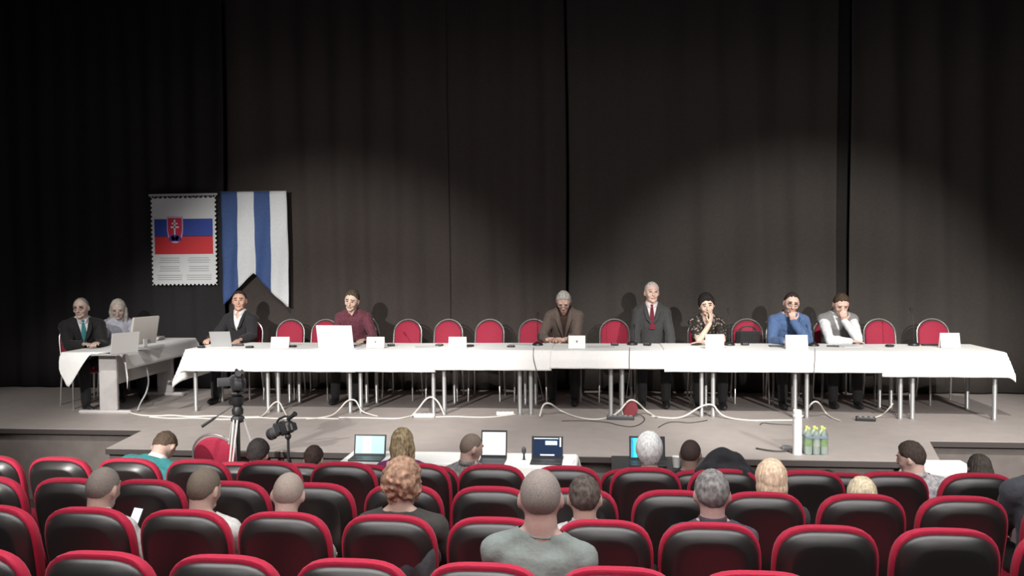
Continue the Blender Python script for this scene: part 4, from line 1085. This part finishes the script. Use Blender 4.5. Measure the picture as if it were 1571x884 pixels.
aud('person with smooth blond bob, right of the salt-and-pepper hair', 2, 1183, 708, hair=dict(style='bob', col=(.86, .66, .48), th=.28), fem=1, skin=(.6, .42, .35), top_wear=dict(kind='sweater', col=(.05, .04, .05)), seed=18)
aud('short person with very pale blond hair, further right', 2, 1322, 734, hair=dict(style='bob', col=(.78, .68, .48), th=.24), fem=1, bulk=.85, scale=.95, skin=(.6, .42, .35), top_wear=dict(kind='sweater', col=(.08, .07, .07)), seed=19)
aud('person in dark blue-grey jacket cut off by the right edge of the photo', 2, 1606, 655, hair=dict(style='short', col=(.04, .03, .03)), bulk=1.15, lean=4, top_wear=dict(kind='sweater', col=(.055, .06, .075)), seed=20)
aud('person in teal sweater with white collar bending forward, far left front', 4, 262, 667, dY=.10, hair=dict(style='short', col=(.10, .07, .05)), lean=20, hpitch=55, side=10, skin=(.6, .42, .36), bulk=1.25,
    armR=dict(w=(.12, .6, .62)), armL=dict(w=(-.12, .6, .62)), top_wear=dict(kind='sweater', col=(.035, .22, .23), var=.08, collar=(.7, .7, .7)), seed=21)
aud('dark-haired person right of the tripod in front of the stage', 4, 397, 674, dY=.08, hair=dict(style='short', col=(.035, .03, .03), th=.2), top_wear=dict(kind='sweater', col=(.25, .03, .05)), seed=22)
aud('low dark-haired person below the small video camera', 4, 482, 685, hair=dict(style='short', col=(.04, .025, .022), th=.14), top_wear=dict(kind='sweater', col=(.10, .03, .035)), seed=23)
aud('person with streaked blond hair and purple top between the press laptops', 4, 618, 656, hair=dict(style='long', col=(.42, .33, .20), var=.6, len=.17), fem=1, bulk=.95, skin=(.6, .42, .36), top_wear=dict(kind='sweater', col=(.20, .03, .16)), seed=24, hyaw=-8)
aud('person with cropped hair turned right towards the white laptop screen', 4, 728, 664, hair=dict(style='buzz', col=(.20, .16, .13)), skin=(.55, .38, .32), hyaw=-55, hpitch=14, top_wear=dict(kind='shirt', col=(.22, .22, .22), var=.5), seed=25)
aud('person with full white hair in front of the cyan-lit laptop', 4, 996, 671, hair=dict(style='short', col=(.9, .92, .92), th=.50, back=-.9, vol=.05), skin=(.55, .38, .32), top_wear=dict(kind='sweater', col=(.12, .12, .13)), seed=26)
aud('person with dark shaved head right of the white-haired person', 4, 1060, 673, hair=dict(style='buzz', col=(.07, .05, .045)), skin=(.32, .21, .17), hyaw=-15, top_wear=dict(kind='sweater', col=(.02, .02, .022)), seed=27)
aud('dark-haired person in grey plaid shirt turned to the left', 4, 1392, 677, dY=.10, hair=dict(style='short', col=(.045, .033, .028), th=.14), hyaw=55, hpitch=12, bulk=1.05, skin=(.58, .40, .34), side=-3, top_wear=dict(kind='shirt', col=(.36, .35, .37), var=.5), seed=28)
aud('person with dark wavy hair at the far right front', 4, 1502, 696, dY=.10, hair=dict(style='bob', col=(.04, .034, .03), th=.10), fem=1, top_wear=dict(kind='sweater', col=(.05, .05, .05)), seed=29)

# phone in the hand of the near-left viewer
pc_ = atY(207, 799, 4.50); t = thing('smartphone', 'bright glowing smartphone held up at the near left', 'phone', (pc_.x, 4.50, pc_.z-.075), R(-18))
b = MB(); b.box((0, 0, .075), (.074, .010, .150), rodr('X', -.5), bev=.003); obj('case', b, M_blk, t)
b = MB(); b.box(Vector((0, 0, .075)) + rodr('X', -.5) @ Vector((0, -.0058, 0)), (.066, .001, .138), rodr('X', -.5)); obj('screen', b, mat('phone_screen', (.1, .1, .1), .3, emit=(.85, .9, 1), es=1.3), t)
# ------------------------------------------------------------------ front of the stage: red chair, cameras, press tables
p = atY(328, 690, 7.02); place_chair('red round-backed chair on the hall floor behind the camera tripod', p.x, 7.33, FR, 0, None, 1.08)
def tripod_legs(t, ztop, spread, m1, m2, a0=0, r1=.014, r2=.010):
    for k in range(3):
        a = a0+k*2*PI/3; d = Vector((math.sin(a), math.cos(a), 0)); A0 = Vector((0, 0, ztop))+d*.045; B0 = Vector((0, 0, 0))+d*spread
        M_ = A0.lerp(B0, .42); M2 = A0.lerp(B0, .72)
        b = MB()
        sd = Vector((d.y, -d.x, 0))
        for s in (-1, 1): b.tube([A0+sd*s*.016, M_+sd*s*.012], [.009, .008], 8)
        lg = obj('leg', b, m1, t)
        b = MB(); b.tube([M_-(M_-A0)*.25, M2], r1, 8); b.tube([M2-(M2-M_)*.2, B0+Vector((0, 0, .03))], r2, 8); obj('leg_extension', b, m2, lg)
        b = MB(); b.ell(M_, (.022, .022, .024), None, 10, 6); b.ell(M2, (.018, .018, .02), None, 10, 6); obj('leg_lock', b, M_blk, lg)
        b = MB(); b.ell(B0+Vector((0, 0, .018)), (.022, .022, .018), None, 10, 6); obj('rubber_foot', b, M_blk, lg)
def camcorder(name, label, loc, rz, pitch, L=.30, sc=1.0):
    t = thing(name, label, 'video camera', loc, rz)
    Rm = rodr('X', pitch); Q = lambda v: Vector(v)*sc
    def rb(p, d, bev=.01): b.box(Rm @ Q(p), Q(d), Rm, bev=bev*sc)
    b = MB(); rb((0, 0, .07), (.095, L*.62, .115), .02); rb((0, -.07, .055), (.075, .10, .075)); obj('camera_body', b, M_blk, t)
    b = MB(); 
    def ring(y0, y1, r): b.tube([Rm @ Q((0, y0, .075)), Rm @ Q((0, y1, .075))], r*sc, 20)
    ring(.08, .13, .042); ring(.13, .20, .048); ring(.20, .235, .058); le = obj('lens', b, M_dgrey, t)
    b = MB(); b.tube([Rm @ Q((0, .236, .075)), Rm @ Q((0, .238, .075))], .048*sc, 20); obj('lens_glass', b, M_glassblk, le)
    b = MB(); b.tube([Rm @ Q(v) for v in ((0, -.08, .128), (0, -.07, .165), (0, -.03, .178), (0, .06, .178), (0, .10, .16), (0, .11, .128))], .011*sc, 8); obj('top_handle', b, M_blk, t)
    b = MB(); b.tube([Rm @ Q((.0, -.06, .14)), Rm @ Q((0, -.15, .155)), Rm @ Q((0, -.175, .16))], [.018*sc, .02*sc, .026*sc], 12); obj('viewfinder', b, M_blk, t)
    b = MB(); b.box(Rm @ Q((-.105, .01, .085)), Q((.105, .010, .072)), Rm @ rodr('Z', .35), bev=.003); obj('side_screen', b, M_dgrey, t)
    b = MB(); b.tube([Rm @ Q((.055, .07, .15)), Rm @ Q((.055, .22, .16))], .011*sc, 10); obj('shotgun_microphone', b, M_dgrey, t)
    b = MB(); rb((.055, .0, .07), (.022, .12, .07), .008); obj('hand_grip', b, M_dgrey, t)
    return t
# big tripod with fluid head
p1 = atY(365, 650, 6.97); TB = Vector((p1.x, 6.97, FR)); zh = atY(365, 643, 6.97).z-FR
t = thing('tripod', 'tall silver-legged tripod with black fluid head and pan handle', 'tripod', TB)
tripod_legs(t, zh, .40, mat('tripod_alu', (.62, .60, .59), .35, .3), mat('tripod_alu', (.5, .5, .5)), R(180))
b = MB(); b.tube([(0, 0, zh-.55), (0, 0, zh+.05)], .017, 12); b.box((0, 0, zh+.0), (.10, .10, .06), bev=.02); obj('centre_column', b, M_blk, t)
b = MB(); b.lathe([(.045, zh+.04), (.05, zh+.08), (.035, zh+.11), (.05, zh+.13), (.052, zh+.19), (.03, zh+.21)], seg=18); b.box((0, .0, zh+.225), (.07, .13, .03), bev=.008); obj('fluid_head', b, M_blk, t)
ph0 = Vector((-.03, -.02, zh+.12)); ph1 = Vector((atY(326, 648, 7.05).x-TB.x, -.12, atY(326, 648, 7.05).z-FR)); pm = ph0.lerp(ph1, .55)
b = MB(); b.tube([ph0, pm], .006, 8); b.tube([pm, ph1], [.011, .013], 10); obj('pan_handle', b, M_blk, t)
camcorder('video_camera', 'large black video camera on the tall silver-legged tripod', (TB.x, TB.y, FR+zh+.235), R(28), R(-4), .34, 1.05)
# small tripod
p2 = atY(442, 668, 7.30); T2 = Vector((p2.x, 7.30, FR)); z2 = p2.z-FR
t = thing('light_stand', 'thin black stand carrying the tilted small video camera', 'stand', T2)
b = MB(); b.tube([(0, 0, .25), (0, 0, z2)], .012, 10); b.tube([(0, 0, .2), (0, 0, z2*.6)], .016, 10); b.ell((0, 0, z2*.6), (.024, .024, .03), None, 10, 6); b.ell((0, 0, z2-.01), (.03, .03, .03), None, 10, 6); obj('pole', b, M_blk, t)
for k in range(3):
    a = R(80)+k*2*PI/3; d = Vector((math.sin(a), math.cos(a), 0)); b = MB(); b.tube([Vector((0, 0, .50))+d*.02, d*.22+Vector((0, 0, .02))], .009, 8); b.tube([Vector((0, 0, .24))+d*.02, d*.13+Vector((0, 0, .24))*1.0], .005, 6); b.ell(d*.22+Vector((0, 0, .014)), (.016, .016, .014), None, 8, 6); obj('leg', b, M_blk, t)
camcorder('video_camera', 'smaller black video camera tilted on the thin stand', (T2.x, T2.y, FR+z2+.0), R(62), R(-22), .26, .95)
# press tables
def press_table(label, clab, pl, pr, white=True):
    xa, xb = atY(pl, 700, 7.4).x, atY(pr, 700, 7.4).x; hh = .80; cx = (xa+xb)/2; w_ = xb-xa
    t = thing('folding_table', label, 'table', (cx, 7.27, FR), 0, None)
    b = MB(); b.box((0, 0, hh-.012), (w_, .52, .024), bev=.005); obj('tabletop', b, M_desk if white else M_blk, t)
    for sx in (-1, 1):
        for sy in (-1, 1):
            b = MB(); b.tube([(sx*(w_/2-.06), sy*.2, 0), (sx*(w_/2-.06), sy*.2, hh-.02)], .014, 10); obj('leg', b, M_metal, t)
    if clab: cloth(clab, -w_/2-.005, w_/2+.005, -.265, .265, .003, .35, left=.2, right=.2, back=.08, seed=int(pl), loc=(cx, 7.27, FR+hh+.002), group='white cloths on the press tables')
    return FR+hh+.006
zpr = press_table('press table under white cloth, in front of the stage left of centre', 'white cloth on the press table left of centre', 536, 884)
press_table('dark bare press table in front of the stage by the white-haired person', None, 938, 1120, False)
press_table('small press table under white cloth at the right front', 'white cloth on the small press table at the right', 1398, 1484)
def plap(label, xl, xr, yt, screen, es, content=None, rz=0, tilt=103):
    Y = 7.30; w_ = atY(xr, 690, Y).x-atY(xl, 690, Y).x; cx = atY((xl+xr)/2, 690, Y).x; z1 = atY((xl+xr)/2, yt, Y).z
    d = max(.17, min(.26, (z1-zpr)/.97/math.cos(R(tilt-90))))
    laptop(label, (cx, Y-d/2, zpr), rz, w_*1.02, d, tilt, M_blk, screen, es, 'open laptops on the press tables', content)
plap('press laptop with glowing pale blue-white page, left of the blond person', 543, 591, 671, (.50, .80, .84), 1.0, [(-.2, 0, .3, .96, (.50, .85, .90))])
plap('press laptop with blank white screen, right of the cropped-haired person', 738, 777, 665, (.9, .93, .98), 1.0)
plap('press laptop with dark navy screen and small white boxes', 816, 863, 674, (.012, .030, .075), 1.0, [(.28, .45, .42, .22, (.45, .62, .78)), (.0, -.85, .5, .07, (.75, .8, .85)), (-.35, .93, .6, .05, (.6, .65, .7)), (.93, .55, .05, .5, (.6, .7, .75)), (.3, .93, .5, .05, (.45, .5, .6))])
plap('press laptop with cyan and dark screen behind the white-haired person', 966, 1020, 674, (.04, .05, .06), .6, [(-.80, 0, .20, .98, (.05, .62, .85)), (-.93, 0, .07, .98, (.02, .15, .40))])
def pp_(name, label, cat, px, dims, m, Y=7.15, rz=0):
    x = atY(px, 705, Y).x; b = MB(); b.box((0, 0, dims[2]/2), dims, bev=min(.004, dims[2]*.3)); o = obj(name, b, m); o.location = (x, Y, zpr); o.rotation_euler = (0, 0, rz); tag(o, label, cat)
pp_('document', 'white papers on the press table between white and navy screens', 'papers', 798, (.15, .21, .012), M_paper, 7.15, R(10))
pp_('document', 'white papers on the press table right of the navy screen', 'papers', 873, (.08, .2, .01), M_paper, 7.2, R(-5))
pp_('document', 'white papers on the press table right of the purple top', 'papers', 690, (.3, .2, .01), M_paper, 7.2, R(4))
x = atY(803, 700, 7.2).x; t = thing('webcam', 'small black microphone on the press table left of the navy screen', 'microphone', (x, 7.25, zpr))
t.name = 'table_microphone'
b = MB(); b.lathe([(.028, 0), (.03, .008), (.01, .016), (.007, .06)], seg=16); obj('base', b, M_blk, t)
b = MB(); b.ell((0, 0, .09), (.02, .02, .034), None, 14, 10); obj('microphone_head', b, M_dgrey, t)
x = atY(1038, 705, 7.1).x; t = thing('paper_cup', 'white paper cup on the dark press table right of the white hair', 'cup', (x, 7.12, zpr))
b = MB(); b.lathe([(.026, 0), (.036, .085), (.038, .09), (.034, .088), (.024, .004)], seg=18); obj('cup', b, M_white, t)
# jackets
def jacket(label, px, row, col, w_=.46, top_py=700, drop=.42, seed=1, dz=0):
    Yr = ROWY[row]; x = atY(px, top_py, Yr).x; zt = ROWT[row]+.03+dz; rnd = random.Random(seed)
    b = MB(); b.limb([(-w_*.42, .02, zt-.05), (-w_*.1, .03, zt+.045), (w_*.15, .02, zt+.03), (w_*.42, .03, zt-.07)], [.05, .065, .06, .05])
    b.limb([(-w_*.3, -.035, zt-.02), (-w_*.34, -.05, zt-drop*.6), (-w_*.25, -.05, zt-drop)], [.05, .055, .04]); b.limb([(w_*.3, -.035, zt-.04), (w_*.33, -.045, zt-drop*.7), (w_*.36, -.04, zt-drop)], [.05, .06, .04])
    b.ell((0, -.035, zt-drop*.45), (w_*.42, .045, drop*.5))
    me = wrinkle(remesh(b, .012, 3), .018, 12, seed); o = obj('draped_jacket', me, fabric('jk_%d' % int(col[2]*1000), col, .2), None, 180); o.location = (x, Yr+.01, 0)
    return tag(o, label, 'jacket')
jacket('black jacket thrown over the back of a seat right of the dark shaved head', 1114, 3, (.016, .017, .022), .36, 720, .40, 3)
jacket('dark grey jacket hanging over the seat behind the curly-haired person', 640, 1, (.05, .052, .058), .16, 850, .30, 5, dz=-.17)
